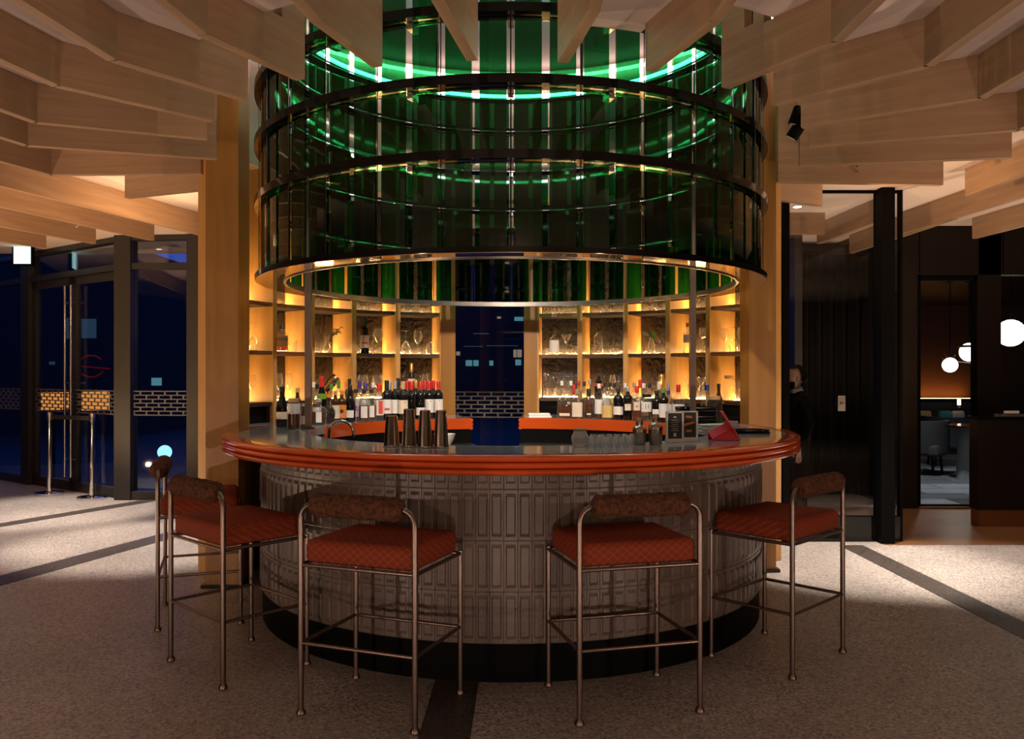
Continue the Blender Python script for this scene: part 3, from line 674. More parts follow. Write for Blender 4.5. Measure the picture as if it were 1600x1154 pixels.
# ================================================================== BAR STOOLS
def make_stool():
    root = thing('bar_stool', '', 'bar stool', (0,0,0), 0, 'bar stools round the counter')
    hw, hd, r = 0.275, 0.225, 0.0125
    for sx in (-1, 1):
        MB().tube([(sx*hw, hd, 0.015), (sx*hw, hd, 0.655)], 0.0115, 10).build('leg', bronze, root, smooth=60)
        MB().lathe([(0.019,0),(0.019,0.008),(0.0125,0.02)], 12, (sx*hw, hd, 0)).build('foot_glide', bronze, root, smooth=40)
        MB().lathe([(0.021,0),(0.021,0.008),(0.0135,0.022)], 12, (sx*hw, -hd, 0)).build('foot_glide', bronze, root, smooth=40)
    pts = [(-hw,-hd,0.015),(-hw,-hd,0.5),(-hw,-hd,0.80)]; zt = 0.905; rb = 0.062
    for j in range(7):
        a = j*PI/12; pts.append((-hw+rb-rb*math.cos(a), -hd, zt-rb+rb*math.sin(a)))
    pts += [(-x, y, z) for x, y, z in reversed(pts)]
    MB().tube(pts, r, 10).build('back_frame', bronze, root, smooth=60)
    for z, rr in ((0.642, 0.009), (0.305, 0.0085)):
        for A, B in (((-hw,-hd),(hw,-hd)), ((-hw,hd),(hw,hd)), ((-hw,-hd),(-hw,hd)), ((hw,-hd),(hw,hd))):
            MB().tube([(*A, z), (*B, z)], rr, 8).build('rail', bronze, root, smooth=60)
    # cushion
    m = MB(); nx = 10; prof = []
    m.rbox((0, 0.0, 0.701), (0.535, 0.435, 0.10), 0.035, 5)
    cu_ = m.mesh('seat', seat_m, 50)
    for v in cu_.vertices:
        u = 1 - (v.co.x/0.27)**2; w_ = 1 - (v.co.y/0.22)**2
        if v.co.z > 0.72: v.co.z += 0.006*max(u, 0)*max(w_, 0)
    inst('seat', cu_, root, label='rust red quilted seat')
    # shearling roll with uneven surface
    m = MB(); L = 0.22; seg = 22; n = 26; rnd = random.Random(3); V = []; F = []
    for i in range(n+1):
        t = -1 + 2*i/n; x = L*t; e = 1 - max(0, (abs(t)-0.86)/0.14)**2.2*0.45
        for k in range(seg):
            a = 2*PI*k/seg; R_ = (0.050 + rnd.uniform(-0.0025, 0.0035))*e
            V.append((x, R_*math.cos(a), R_*math.sin(a)))
    for i in range(n):
        for k in range(seg): k2 = (k+1) % seg; F.append((i*seg+k, i*seg+k2, (i+1)*seg+k2, (i+1)*seg+k))
    F.append(tuple(range(seg-1,-1,-1))); F.append(tuple(n*seg+k for k in range(seg)))
    m.add(V, F).build('back_roll', fleece, root, (0, -hd, 0.905), smooth=80, label='brown shearling back roll')
    return root
def copy_tree(o, parent=None):
    c = o.copy(); C.objects.link(c); c.parent = parent
    for ch in list(o.children): copy_tree(ch, c)
    return c
st0 = make_stool()
for i, (x, y, ang, l) in enumerate(((-0.5675,-1.839,69.3,'bar stool in front of the bar, left of its middle'), (0.499,-1.7805,104.3,'bar stool in front of the bar, right of its middle'),
        (-1.384,-1.312,46.5,'bar stool at the left of the bar, half behind the left front stool'), (1.394,-1.187,134.2,'lone bar stool at the right end of the bar'),
        (-1.89,-0.46,18.6,'hindmost bar stool at far left beside the wooden column'))):
    o = st0 if i == 0 else copy_tree(st0)
    o.location = (x, y, 0.003); o.rotation_euler = (0, 0, math.radians(ang-90)); o['label'] = 'rust seat ' + l

# ================================================================== BOTTLES
def facing(x, y): return math.atan2(x, y+CAMD)*-1.0     # local -y looks to the camera
MESH = {}
def cmesh(key, fn):
    if key not in MESH: MESH[key] = fn()
    return MESH[key]
# profile: (r,z) in unit height; w = body radius
SHAPES = {
 'wine':   lambda R, H: [(R*0.92,0),(R,0.006),(R,H*0.62),(R*0.86,H*0.69),(R*0.45,H*0.75),(R*0.37,H*0.79),(R*0.37,H*0.985),(R*0.37,H)],
 'burg':   lambda R, H: [(R*0.92,0),(R,0.006),(R,H*0.48),(R*0.9,H*0.56),(R*0.6,H*0.68),(R*0.36,H*0.78),(R*0.34,H)],
 'spirit': lambda R, H: [(R*0.92,0),(R,0.006),(R,H*0.66),(R*0.9,H*0.72),(R*0.45,H*0.78),(R*0.34,H*0.82),(R*0.34,H)],
 'squat':  lambda R, H: [(R*0.9,0),(R,0.008),(R,H*0.58),(R*0.85,H*0.66),(R*0.38,H*0.74),(R*0.32,H*0.78),(R*0.32,H)],
 'flask':  lambda R, H: [(R*0.5,0),(R*0.8,H*0.08),(R,H*0.3),(R*0.95,H*0.42),(R*0.6,H*0.58),(R*0.30,H*0.66),(R*0.28,H)],
 'jar':    lambda R, H: [(R*0.92,0),(R,0.006),(R,H*0.78),(R*0.9,H*0.84),(R*0.7,H*0.9),(R*0.7,H)],
 'tall':   lambda R, H: [(R*0.92,0),(R,0.006),(R*0.95,H*0.5),(R*0.8,H*0.62),(R*0.42,H*0.74),(R*0.34,H*0.8),(R*0.34,H)],
}
LABW = {'wine':(0.16,0.52),'burg':(0.12,0.42),'spirit':(0.14,0.56),'squat':(0.12,0.48),'flask':(0.16,0.4),'jar':(0.35,0.72),'tall':(0.1,0.42)}
NB = 0
def bottle(x, y, z, shape, R, H, glass_m, cap, label_text, lab=None, liquid=None, capfrac=0.12, sq=None, ey=1.0, extra=None, group='bottles on the back bar counter', cat='bottle', labw=None, rz=None, lab_spread=1.15):
    r_ = facing(x, y) if rz is None else rz
    b = thing('bottle', label_text, cat, (x, y, z), r_, group)
    key = (shape, round(R,3), round(H,3), sq, ey)
    prof = SHAPES[shape](R, H)
    me = cmesh(key+('g', glass_m.name), lambda: MB().lathe(prof, 16 if not sq else 24, ey=ey, sq=sq).mesh('glass_body', glass_m, 40))
    inst('glass_body', me, b)
    if liquid:
        lev = H*0.5
        def mk():
            p2 = [(r*0.88, max(zz, 0.008)) for r, zz in prof if zz < lev] + [(SHAPES[shape](R,H)[2][0]*0.86, lev)]
            return MB().lathe(p2, 14 if not sq else 24, ey=ey, sq=sq).mesh('liquid', liquid, 40)
        inst('liquid', cmesh(key+('l', liquid.name), mk), b)
    if cap:
        rn = prof[-1][0]
        inst('cap', cmesh(key+('c', cap.name, capfrac), lambda: MB().lathe([(rn*1.18,H*(1-capfrac)),(rn*1.2,H*1.0),(rn*1.1,H*1.012)], 14).mesh('cap', cap, 40)), b)
    if lab:
        l0, l1 = labw or LABW[shape]
        def mkl():
            m = MB(); n = 8; V = []
            for i in range(n+1):
                a = -PI/2 + (i/n-0.5)*2*lab_spread; ca, sa = math.cos(a), math.sin(a)
                if sq:
                    k = (abs(ca)**sq+abs(sa)**sq)**(-1.0/sq); ca *= k; sa *= k
                for (rr, zz) in ((R+0.0008, l0*H), (R+0.0008, l1*H), (R+0.0016, l1*H), (R+0.0016, l0*H)): V.append((rr*ca, rr*sa*ey, zz))
            F = []
            for i in range(n):
                for k in range(4): F.append((i*4+k, i*4+(k+1) % 4, i*4+4+(k+1) % 4, i*4+4+k))
            F += [(0,1,2,3), (n*4+3,n*4+2,n*4+1,n*4)]
            return m.add(V, F).mesh('paper_label', lab, 40)
        lo = inst('paper_label', cmesh(key+('p', lab.name, l0, l1, lab_spread), mkl), b)
        if extra:
            for (ex, ez, ew, eh, em) in extra:
                yy = -math.sqrt(max((R+0.003)**2-(ex*R)**2, 0))*ey if not sq else -(R+0.003)*ey
                MB().box((ex*R, yy, ez*H),(ew*R, 0.002, eh*H)).build('print', em, lo)
    return b
def on_counter(px, rad):
    """point on the back counter at radius rad seen at column px"""
    best = None
    for k in range(-1900, 1400):
        th = k/20.0; p = pol(rad, th); q = 800 + FPX*(p[0]-0.006)/(p[1]+CAMD)
        if best is None or abs(q-px) < best[0]: best = (abs(q-px), p)
    return best[1]
G = bottle_glass; DB = dark_bottle; AB = amber_bottle
# (px, radius, shape, R, H, glass, cap, label, liquid, kwargs, words)
LEFT = [
 (441,1.586,'burg',0.042,0.275,DB,black_cap,cream_m,None,dict(labw=(0.2,0.38)),'black cream liqueur bottle with a pale label, leftmost on the left counter'),
 (459,1.446,'jar',0.044,0.20,G,cork_m,white_m,dark_liq,dict(labw=(0.5,0.84)),'clear wide bottle with a white label left of the bronze post'),
 (474,1.44,'squat',0.034,0.16,G,grey_cap,cream_m,amber_liq,{},'small amber bottle just left of the bronze post'),
 (498,1.45,'squat',0.056,0.185,G,grey_cap,white_m,dark_liq,dict(lab_spread=0.35,labw=(0.1,0.5)),'squat decanter of brown spirit right of the bronze post'),
 (513,1.46,'flask',0.052,0.215,smoke_glass,orange_cap,None,None,dict(ey=0.6),'round smoky flask bottle with an orange cap'),
 (524,1.45,'spirit',0.035,0.235,AB,cork_m,cream_m,None,{},'brown bottle with a cream label beside the orange-labelled one'),
 (534,1.45,'spirit',0.036,0.235,AB,orange_cap,orange_lab,None,dict(extra=[(0,0.36,0.7,0.10,ink_m)]),'brown bottle with a bright orange label'),
 (547,1.43,'burg',0.041,0.275,DB,black_cap,white_m,None,dict(labw=(0.12,0.32),lab_spread=0.7),'black bottle with a white oval label in the left front row'),
 (556,1.40,'spirit',0.041,0.245,G,black_cap,lilac_m,None,dict(extra=[(0,0.42,0.12,0.2,ink_m),(-0.25,0.40,0.08,0.16,ink_m),(0.25,0.36,0.22,0.03,ink_m),(0.2,0.44,0.3,0.02,ink_m)]),'clear sake bottle with a lilac label'),
 (569,1.41,'squat',0.042,0.245,G,black_cap,white_m,dark_liq,dict(lab_spread=0.6),'clear faceted bottle of dark liquor with diamond label'),
 (580,1.40,'squat',0.042,0.245,G,black_cap,white_m,olive_liq,dict(lab_spread=0.6),'clear faceted bottle of golden liquor with diamond label'),
 (592,1.39,'spirit',0.040,0.285,G,red_cap,white_m,None,dict(extra=[(0.35,0.36,0.8,0.36,red_lab)],capfrac=0.2),'clear bottle with a red and white label and red cap'),
 (604,1.42,'wine',0.040,0.31,DB,black_cap,white_m,None,dict(extra=[(0.1,0.28,1.0,0.05,red_lab)],capfrac=0.24),'black wine bottle with white label and red stripe, black capsule'),
 (617,1.42,'wine',0.039,0.305,DB,grey_cap,white_m,None,dict(capfrac=0.2),'black wine bottle with a plain white label and grey capsule'),
 (630,1.42,'wine',0.039,0.30,DB,cork_m,cream_m,None,dict(extra=[(0.3,0.46,0.2,0.04,red_lab)],capfrac=0.2),'black wine bottle with cream label and brown capsule'),
 (643,1.44,'wine',0.039,0.30,DB,red_cap,None,None,dict(capfrac=0.22),'black unlabelled wine bottle with a red capsule'),
 (657,1.44,'wine',0.039,0.30,DB,red_cap,white_m,None,dict(labw=(0.1,0.3),capfrac=0.22),'red capsule wine bottle with a low slanting white label'),
 (671,1.44,'wine',0.039,0.30,DB,red_cap,white_m,None,dict(extra=[(0.2,0.47,0.16,0.035,red_lab)],capfrac=0.22),'red capsule wine bottle, second from the left gap post'),
 (685,1.45,'wine',0.039,0.30,DB,red_cap,white_m,None,dict(extra=[(0.2,0.47,0.16,0.035,red_lab)],capfrac=0.22),'red capsule wine bottle nearest the left gap post'),
 (465,1.66,'tall',0.036,0.26,AB,cork_m,None,None,{},'brown bottle in the back row left of the bronze post'),
 (490,1.62,'spirit',0.036,0.30,G,white_cap,yellow_m,amber_liq,{},'white capped bottle with yellow label behind the bronze post'),
 (495,1.55,'tall',0.033,0.285,G,black_cap,white_m,dark_liq,{},'black capped bottle in the left back row by the post'),
 (503,1.66,'burg',0.040,0.345,DB,red_cap,leaf_m,None,dict(capfrac=0.24,labw=(0.5,0.62)),'tall dark bottle with bright red cap and green label'),
 (518,1.60,'spirit',0.036,0.285,G,green_cap,white_m,None,{},'green capped clear bottle in the left back row'),
 (529,1.64,'spirit',0.036,0.305,G,green_cap,cream_m,olive_liq,dict(capfrac=0.18),'taller dark green capped bottle in the left back row'),
 (541,1.60,'tall',0.036,0.30,G,orange_cap,white_m,amber_liq,{},'amber bottle with orange cap in the left back row'),
 (546,1.72,'spirit',0.036,0.32,AB,black_cap,None,None,{},'dark square-capped brown bottle in the left back row'),
 (562,1.62,'spirit',0.038,0.305,G,purple_cap,white_m,None,dict(capfrac=0.2),'purple capped bottle, left one of the pair'),
 (571,1.58,'spirit',0.038,0.29,G,purple_cap,white_m,None,dict(capfrac=0.2),'purple capped bottle, right one of the pair'),
 (583,1.56,'tall',0.034,0.29,G,white_cap,None,None,{},'clear white capped bottle in the left back row'),
 (609,1.62,'wine',0.038,0.30,DB,grey_cap,None,None,dict(capfrac=0.22),'dark wine bottle with grey capsule in the back row'),
 (622,1.62,'wine',0.038,0.325,DB,black_cap,None,None,dict(capfrac=0.2),'dark wine bottle with black capsule in the back row'),
 (636,1.62,'wine',0.038,0.305,DB,red_cap,None,None,dict(capfrac=0.22),'back row wine bottle with red capsule, leftmost'),
 (650,1.62,'wine',0.038,0.305,DB,gold_cap,None,None,dict(capfrac=0.2),'back row wine bottle with gold capsule'),
 (664,1.62,'wine',0.038,0.305,DB,red_cap,None,None,dict(capfrac=0.22),'back row wine bottle with red capsule, middle'),
 (677,1.62,'wine',0.038,0.305,DB,red_cap,None,None,dict(capfrac=0.22),'back row wine bottle with red capsule, rightmost'),
]
RIGHT = [
 (882,1.40,'squat',0.060,0.225,G,cork_m,cream_m,dark_liq,dict(sq=5,ey=0.5,labw=(0.08,0.18),lab_spread=0.62),'broad amber whiskey bottle with a wooden stopper, leftmost on the right counter'),
 (902,1.38,'squat',0.042,0.235,G,cork_m,cream_m,None,dict(labw=(0.06,0.56),sq=5),'clear square bottle with a large cream label'),
 (920,1.38,'tall',0.044,0.24,G,black_cap,ink_m,dark_liq,dict(labw=(0.08,0.24),capfrac=0.24,extra=[(0,0.16,0.8,0.05,cream_m)]),'long black-necked bottle with a dark low label'),
 (936,1.42,'spirit',0.038,0.28,G,white_cap,white_m,amber_liq,{},'white labelled spirit bottle with a pale cap'),
 (949,1.37,'squat',0.042,0.22,G,grey_cap,yellow_m,None,dict(sq=4,labw=(0.06,0.5)),'square bottle with a mustard yellow label'),
 (966,1.39,'spirit',0.040,0.25,DB,black_cap,white_m,None,dict(labw=(0.16,0.42)),'black bottle with a white label in the right front row'),
 (981,1.39,'spirit',0.041,0.255,DB,grey_cap,cream_m,None,dict(labw=(0.3,0.5),lab_spread=0.6),'black bottle with grey capsule and round cream emblem'),
 (995,1.39,'spirit',0.042,0.265,G,red_cap,cream_m,amber_liq,dict(labw=(0.3,0.55),lab_spread=0.6,extra=[(0,0.42,0.3,0.05,red_lab)],capfrac=0.18),'amber bottle with red cap and oval cream label'),
 (1011,1.38,'jar',0.046,0.205,G,black_cap,white_m,None,dict(extra=[(-0.2,0.55,0.12,0.2,ink_m),(0.2,0.55,0.12,0.14,ink_m)]),'stout clear bottle with dark strokes on white label'),
 (1026,1.39,'spirit',0.041,0.235,DB,black_cap,white_m,None,dict(labw=(0.05,0.4),lab_spread=0.8),'black bottle with a slanting white label'),
 (1037,1.38,'spirit',0.038,0.25,DB,green_cap,white_m,None,{},'black green-capped bottle left of the menu stands'),
 (878,1.66,'tall',0.034,0.30,G,white_cap,None,None,{},'clear pale-capped bottle in the right back row, leftmost'),
 (892,1.66,'tall',0.034,0.30,G,white_cap,white_m,None,{},'clear pale-capped bottle in the right back row, second'),
 (897,1.56,'spirit',0.034,0.27,G,red_cap,None,amber_liq,dict(capfrac=0.3),'bottle with a long red capsule in the right back row'),
 (904,1.68,'tall',0.034,0.30,G,red_cap,None,None,{},'red capped clear bottle in the right back row'),
 (913,1.70,'spirit',0.034,0.295,G,black_cap,None,amber_liq,{},'black capped amber bottle behind the long-necked one'),
 (922,1.62,'spirit',0.036,0.31,G,grey_cap,None,amber_liq,{},'grey capped bottle behind the white labelled one'),
 (946,1.62,'spirit',0.037,0.29,G,black_cap,white_m,amber_liq,{},'black capped amber bottle in the right back row, left of two'),
 (953,1.70,'spirit',0.037,0.29,G,black_cap,cream_m,dark_liq,{},'black capped brown bottle in the right back row'),
 (960,1.58,'spirit',0.036,0.285,G,black_cap,yellow_m,amber_liq,{},'yellow labelled bottle in the right back row'),
 (977,1.60,'spirit',0.036,0.285,G,white_cap,None,dark_liq,{},'white capped bottle in the right back row behind the black pair'),
 (991,1.62,'spirit',0.034,0.29,G,grey_cap,None,amber_liq,{},'grey capped amber bottle in the right back row'),
 (1000,1.66,'spirit',0.036,0.31,G,red_cap,white_m,None,dict(capfrac=0.2),'tall red capped bottle in the right back row'),
 (1006,1.56,'tall',0.034,0.285,G,white_cap,cream_m,None,{},'clear slender bottle with cream label in the right back row'),
 (1015,1.60,'squat',0.040,0.285,G,black_cap,None,amber_liq,{},'black capped bottle in the right back row behind the stout one'),
 (1030,1.58,'tall',0.034,0.30,G,white_cap,white_m,None,dict(capfrac=0.2),'white capped white labelled bottle in the right back row'),
 (1044,1.50,'spirit',0.036,0.235,G,blue_cap,white_m,dark_liq,{},'blue capped bottle left of the menu stands'),
 (1060,1.52,'squat',0.046,0.28,G,red_cap,white_m,None,dict(capfrac=0.2,extra=[(-0.2,0.34,0.3,0.05,red_lab)]),'clear bottle with a large red cap behind the menu stands'),
 (1045,1.68,'tall',0.034,0.285,G,grey_cap,None,amber_liq,{},'grey capped bottle in the right back row behind the blue capped one'),
 (1076,1.52,'tall',0.036,0.29,G,None,white_m,None,{},'clear open carafe with white label behind the menu stands'),
 (1104,1.62,'flask',0.052,0.28,G,blue_cap,None,None,dict(capfrac=0.14),'round clear flask with a blue cap right of the bronze post'),
 (1123,1.78,'tall',0.035,0.285,AB,black_cap,None,None,{},'dark brown bottle right of the bronze post'),
 (1116,1.64,'jar',0.055,0.20,smoke_glass,cork_m,None,None,{},'squat smoky bottle with a wooden stopper above the black trays'),
]
PLACED = [(-1.345,-0.02,0.03),(1.285,0.35,0.03)] + [(*on_counter(px_, 1.42), 0.10) for px_ in (1106, 1126)]
def free_spot(px, rad, R):
    for k in range(0, 60):
        for sg in (1, -1):
            rr = rad + sg*k*0.01
            if rr-R < 1.34 or rr+R > 1.97: continue
            x, y = on_counter(px, rr)
            if all(math.hypot(x-a, y-b) > R+c+0.002 for a, b, c in PLACED):
                PLACED.append((x, y, R)); return x, y
    x, y = on_counter(px, rad); PLACED.append((x, y, R)); return x, y
for tab in (LEFT, RIGHT):
    for (px, rad, shape, R, H, gm, cap, lab, liq, kw, words) in tab:
        x, y = free_spot(px, rad, R)
        bottle(x, y, BH+0.001, shape, R, H, gm, cap, words, lab, liq, **kw)

# ================================================================== SHELF GLASSWARE
def bay_pt(px, lev, rad=2.13):
    p = on_counter(px, rad); return (p[0], p[1], SH[lev]+0.001)
def wine_glass(px, lev, words, H=0.20, R=0.038, inv=False, kind='wine', rad=2.13):
    x, y, z = bay_pt(px, lev, rad)
    g = thing('glass', words, 'glass', (x, y, z), facing(x, y), 'glasses on the lit shelves')
    t = 0.0025
    bowl = {'wine': [(0.006,0.0),(0.6*R,0.10*H),(R,0.26*H),(0.97*R,0.36*H),(0.74*R,0.55*H)], 'flute': [(0.006,0.0),(0.55*R,0.12*H),(R,0.30*H),(0.66*R,0.62*H)],
            'martini': [(0.006,0.0),(1.25*R,0.46*H)], 'coupe': [(0.006,0.0),(0.9*R,0.05*H),(R,0.14*H),(R,0.42*H)]}[kind]
    zb = H - bowl[-1][1]; 
    def fl_(zz): return H-zz if inv else zz
    outer = [(r, fl_(zb+z_)) for r, z_ in bowl]; inn = [(max(r-t, 0.002), fl_(zb+z_+ (0.003 if k == 0 else 0))) for k, (r, z_) in enumerate(bowl)]
    MB().lathe(outer + inn[::-1], 18, cap=False).build('bowl', clear_glass, g, smooth=60)
    MB().lathe([(0.0045, fl_(0.004)),(0.0035, fl_(zb*0.5)),(0.005, fl_(zb))], 10).build('stem', clear_glass, g, smooth=60)
    MB().lathe([(0.034, fl_(0.0)),(0.034, fl_(0.002)),(0.006, fl_(0.006))], 18).build('foot', clear_glass, g, smooth=60)
def tumbler(px, lev, words, H=0.085, R=0.04, rad=2.13, m_=clear_glass, z=None):
    x, y, zz = bay_pt(px, lev, rad); 
    g = thing('tumbler', words, 'glass', (x, y, zz if z is None else z), facing(x, y), 'glasses on the lit shelves')
    MB().lathe([(R*0.88,0),(R*0.9,0.002),(R,H),(R-0.003,H),(R*0.85,0.015)], 18, cap=True).build('wall', m_, g, smooth=40)
    MB().lathe([(R*0.84,0.003),(R*0.84,0.014)], 18).build('thick_base', clear_glass, g, smooth=40)
# left bays, middle shelf level 1
wine_glass(382,1,'upright wine glass at the left end of the middle shelf beside the column',0.21,rad=2.08)
wine_glass(396,1,'upside-down wine glass on the middle shelf next to the left column',0.21,inv=True)
x,y,z = bay_pt(441,1)
kb = bottle(x,y,z,'spirit',0.052,0.205,G,black_cap,'square whiskey bottle lettered KNOB on the left middle shelf',cream_m,amber_liq,sq=5,ey=0.55,labw=(0.2,0.62),lab_spread=0.7,group='bottles on the lit shelves')
td = bpy.data.curves.new('lettering','FONT'); td.body = 'KNOB'; td.size = 0.032; td.align_x = 'CENTER'; td.extrude = 0.0005
tq = bpy.data.objects.new('lettering', td); C.objects.link(tq); bpy.context.view_layer.update()
tme = bpy.data.meshes.new_from_object(tq); bpy.data.objects.remove(tq); tme.materials.clear(); tme.materials.append(ink_m)
to = bpy.data.objects.new('lettering', tme); C.objects.link(to); to.parent = kb; to.location = (0,-0.0325,0.088); to.rotation_euler = (PI/2,0,0)
tumbler(456,1,'faceted tumbler beside the KNOB whiskey bottle',0.09,0.042)
# sprig vase bay 3
def vase(px, lev, words, prof, m_=clear_glass):
    x, y, z = bay_pt(px, lev); v = thing('vase', words, 'vase', (x, y, z), facing(x, y))
    MB().lathe(prof + [(max(r-0.003,0.002), zz+0.002) for r, zz in prof[::-1]], 18, cap=False).build('glass_body', m_, v, smooth=50); return v
v = vase(511,1,'carafe vase holding a dry leafy sprig on the left middle shelf',[(0.034,0),(0.036,0.005),(0.034,0.05),(0.022,0.085),(0.018,0.10),(0.026,0.135)])
rs = random.Random(5)
for k in range(5):
    dx, dz = rs.uniform(-0.02,0.12), rs.uniform(0.05,0.11); dy = rs.uniform(-0.04,0.04)
    pth = [(0,0,0.03),(dx*0.2,dy*0.2,0.12),(dx*0.6,dy*0.6,0.12+dz*0.6),(dx,dy,0.12+dz)]
    s = MB().tube(pth, 0.0018, 5).build('stem', sprig_m, v)
    lm = MB()
    for q in range(7):
        t = 0.35+0.1*q; a = rs.uniform(0,2*PI); bx, bz = dx*t, 0.12+dz*t; ln = 0.022
        ex, ez = bx+ln*math.cos(a), bz+ln*math.sin(a); nx, nz = -math.sin(a)*0.005, math.cos(a)*0.005
        mx_, mz_ = (bx+ex)/2, (bz+ez)/2
        lm.add([(bx,dy*t,bz),(mx_+nx,dy*t-0.002,mz_+nz),(ex,dy*t,ez),(mx_-nx,dy*t+0.002,mz_-nz)], [(0,1,2,3)])
    lm.build('leaves', sprig_m, s)['kind'] = 'stuff'
x,y,z = bay_pt(570,1)
bottle(x,y,z,'wine',0.039,0.305,DB,black_cap,'dark wine bottle with a cream label and red band on the middle shelf',cream_m,None,capfrac=0.22,extra=[(0,0.3,1.2,0.05,red_lab)],group='bottles on the lit shelves')
wine_glass(591,1,'large upright wine glass beside the shelf wine bottle',0.22,0.044)
wine_glass(634,1,'upside-down wine glass, left one of three by the gap post',0.21,0.042,inv=True)
wine_glass(653,1,'upright wine glass between two upturned ones',0.21,0.042)
wine_glass(672,1,'upside-down wine glass, right one of three by the gap post',0.21,0.042,inv=True)
# left lower shelf
wine_glass(394,0,'wine glass on the lower shelf beside the left column',0.21,0.04)
wine_glass(436,0,'flute glass at the edge of the second left bay, lower shelf',0.22,0.032,kind='flute')
wine_glass(452,0,'tall flute glass above the brown bottle on the left lower shelf',0.22,0.032,kind='flute')
wine_glass(567,0,'large wine glass behind the purple capped bottles',0.205,0.05)
wine_glass(590,0,'large wine glass behind the red capped clear bottle',0.205,0.05)
wine_glass(664,0,'small wine glass right of the champagne bottle',0.215,0.033,kind='flute')
x,y,z = bay_pt(643,0)
bottle(x,y,z,'burg',0.041,0.305,DB,gold_cap,'champagne bottle with gold foil neck on the left lower shelf',cream_m,None,capfrac=0.34,labw=(0.46,0.56),lab_spread=0.9,group='bottles on the lit shelves')
x,y,z = bay_pt(511,0)
sk = thing('tilted_shaker','ribbed steel shaker leaning in a holder on the left lower shelf','shaker',(x,y,z+0.075), facing(x,y))
o = MB().lathe([(0.028,0),(0.032,0.05),(0.036,0.06),(0.036,0.075),(0.04,0.08),(0.04,0.15),(0.036,0.155)], 18).build('cup', gun, sk, (-0.02,0,0), (0,0.72,0), smooth=40)
for z_ in (0.09,0.11,0.13): MB().lathe([(0.041,z_),(0.043,z_+0.004),(0.041,z_+0.008)], 18, cap=False).build('band', chrome, o)
MB().lathe([(0.045,-0.075),(0.045,-0.065),(0.012,-0.06),(0.012,0.02)], 16).build('holder', chrome, sk, smooth=40)
# right middle shelf
x,y,z = bay_pt(866,1)
bottle(x,y,z,'spirit',0.042,0.21,G,cork_m,'frosted white apothecary bottle with wooden cap on the right middle shelf',white_m,None,sq=4,labw=(0.1,0.62),capfrac=0.14,group='bottles on the lit shelves')
wine_glass(885,1,'steel-bright martini glass on the right middle shelf',0.185,0.042,kind='martini')
x,y,z = bay_pt(935,1)
bottle(x,y,z,'spirit',0.040,0.235,G,black_cap,'clear crystal decanter bottle on the right middle shelf',None,None,sq=4,group='bottles on the lit shelves')
tumbler(960,1,'low tumbler beside the crystal decanter',0.055,0.036)
v = vase(1018,1,'narrow glass vase with green and white leaves',[(0.030,0),(0.033,0.01),(0.033,0.075),(0.018,0.12),(0.016,0.135)])
def leaf(parent, m_, c, ang, L, W, droop):
    m = MB(); n = 6; V = []
    for i in range(n+1):
        t = i/n; wv = W*math.sin(PI*min(t*0.97+0.03,1))**0.7; x_ = L*t; zz = -droop*t*t
        V += [(x_, -0.01-wv*0.2, zz-wv), (x_, -0.012, zz), (x_, -0.01-wv*0.2, zz+wv)]
    F = [f for i in range(n) for f in ((i*3,i*3+1,i*3+4,i*3+3),(i*3+1,i*3+2,i*3+5,i*3+4))]
    o = m.add(V, F).build('leaf', m_, parent, c, (0,-ang,0), smooth=60)
    q = o.modifiers.new('t','SOLIDIFY'); q.thickness = 0.001
    return o
leaf(v, leaf_m, (0.0,0,0.135), math.radians(75), 0.06, 0.030, 0.0)
leaf(v, leaf_white, (0.0,0,0.15), math.radians(155), 0.10, 0.016, 0.0)
leaf(v, leaf_white, (0.01,0,0.165), math.radians(-35), 0.10, 0.016, 0.02)
MB().tube([(0,0,0.02),(0.002,0,0.16)], 0.002, 6).build('stem', leaf_m, v)
x,y,z = bay_pt(1075,1)
bottle(x,y,z,'spirit',0.042,0.25,G,cork_m,'clear bottle with a frosted label left of the right bronze post',white_m,None,labw=(0.35,0.62),group='bottles on the lit shelves')
wine_glass(1098,1,'tall straight glass right of the right bronze post',0.21,0.030,kind='coupe')
wine_glass(1132,1,'upright wine glass, left one of three by the right column',0.195,0.036)
wine_glass(1146,1,'upside-down wine glass between two by the right column',0.195,0.036,inv=True,rad=2.07)
wine_glass(1159,1,'upright wine glass nearest the right column',0.195,0.036)
# right lower shelf
tumbler(861,0,'cut tumbler at the left end of the right lower shelf',0.085,0.042)
tumbler(874,0,'second cut tumbler behind the pale-capped bottles',0.085,0.038)
x,y,z = bay_pt(935,0)
bottle(x,y,z,'burg',0.040,0.215,DB,black_cap,'dark bottle with a red collar on the right lower shelf',red_lab,None,labw=(0.48,0.6),group='bottles on the lit shelves')
wine_glass(957,0,'flute glass on the right lower shelf',0.205,0.033,kind='flute')
x,y,z = bay_pt(1034,0)
sh = thing('cocktail_shaker','gold cocktail shaker on the right lower shelf','shaker',(x,y,z),0)
MB().lathe([(0.034,0),(0.043,0.12),(0.043,0.125)], 20).build('cup', gold_cap, sh, smooth=40); MB().lathe([(0.044,0.125),(0.042,0.14),(0.024,0.175),(0.022,0.18)], 20).build('strainer_top', gold_cap, sh, smooth=40); MB().lathe([(0.023,0.18),(0.023,0.205),(0.017,0.213)], 16).build('cap', gold_cap, sh, smooth=40)
v = vase(1075,0,'flared glass decanter left of the right bronze post',[(0.03,0),(0.034,0.01),(0.030,0.10),(0.024,0.14),(0.042,0.185)])
v = vase(1096,0,'flared glass decanter right of the right bronze post',[(0.03,0),(0.034,0.01),(0.030,0.09),(0.012,0.12),(0.046,0.185)])
x,y,z = bay_pt(1140,0)
bottle(x,y,z,'jar',0.048,0.20,G,cork_m,'square clear decanter with cork stopper by the right column',None,None,sq=5,group='bottles on the lit shelves')
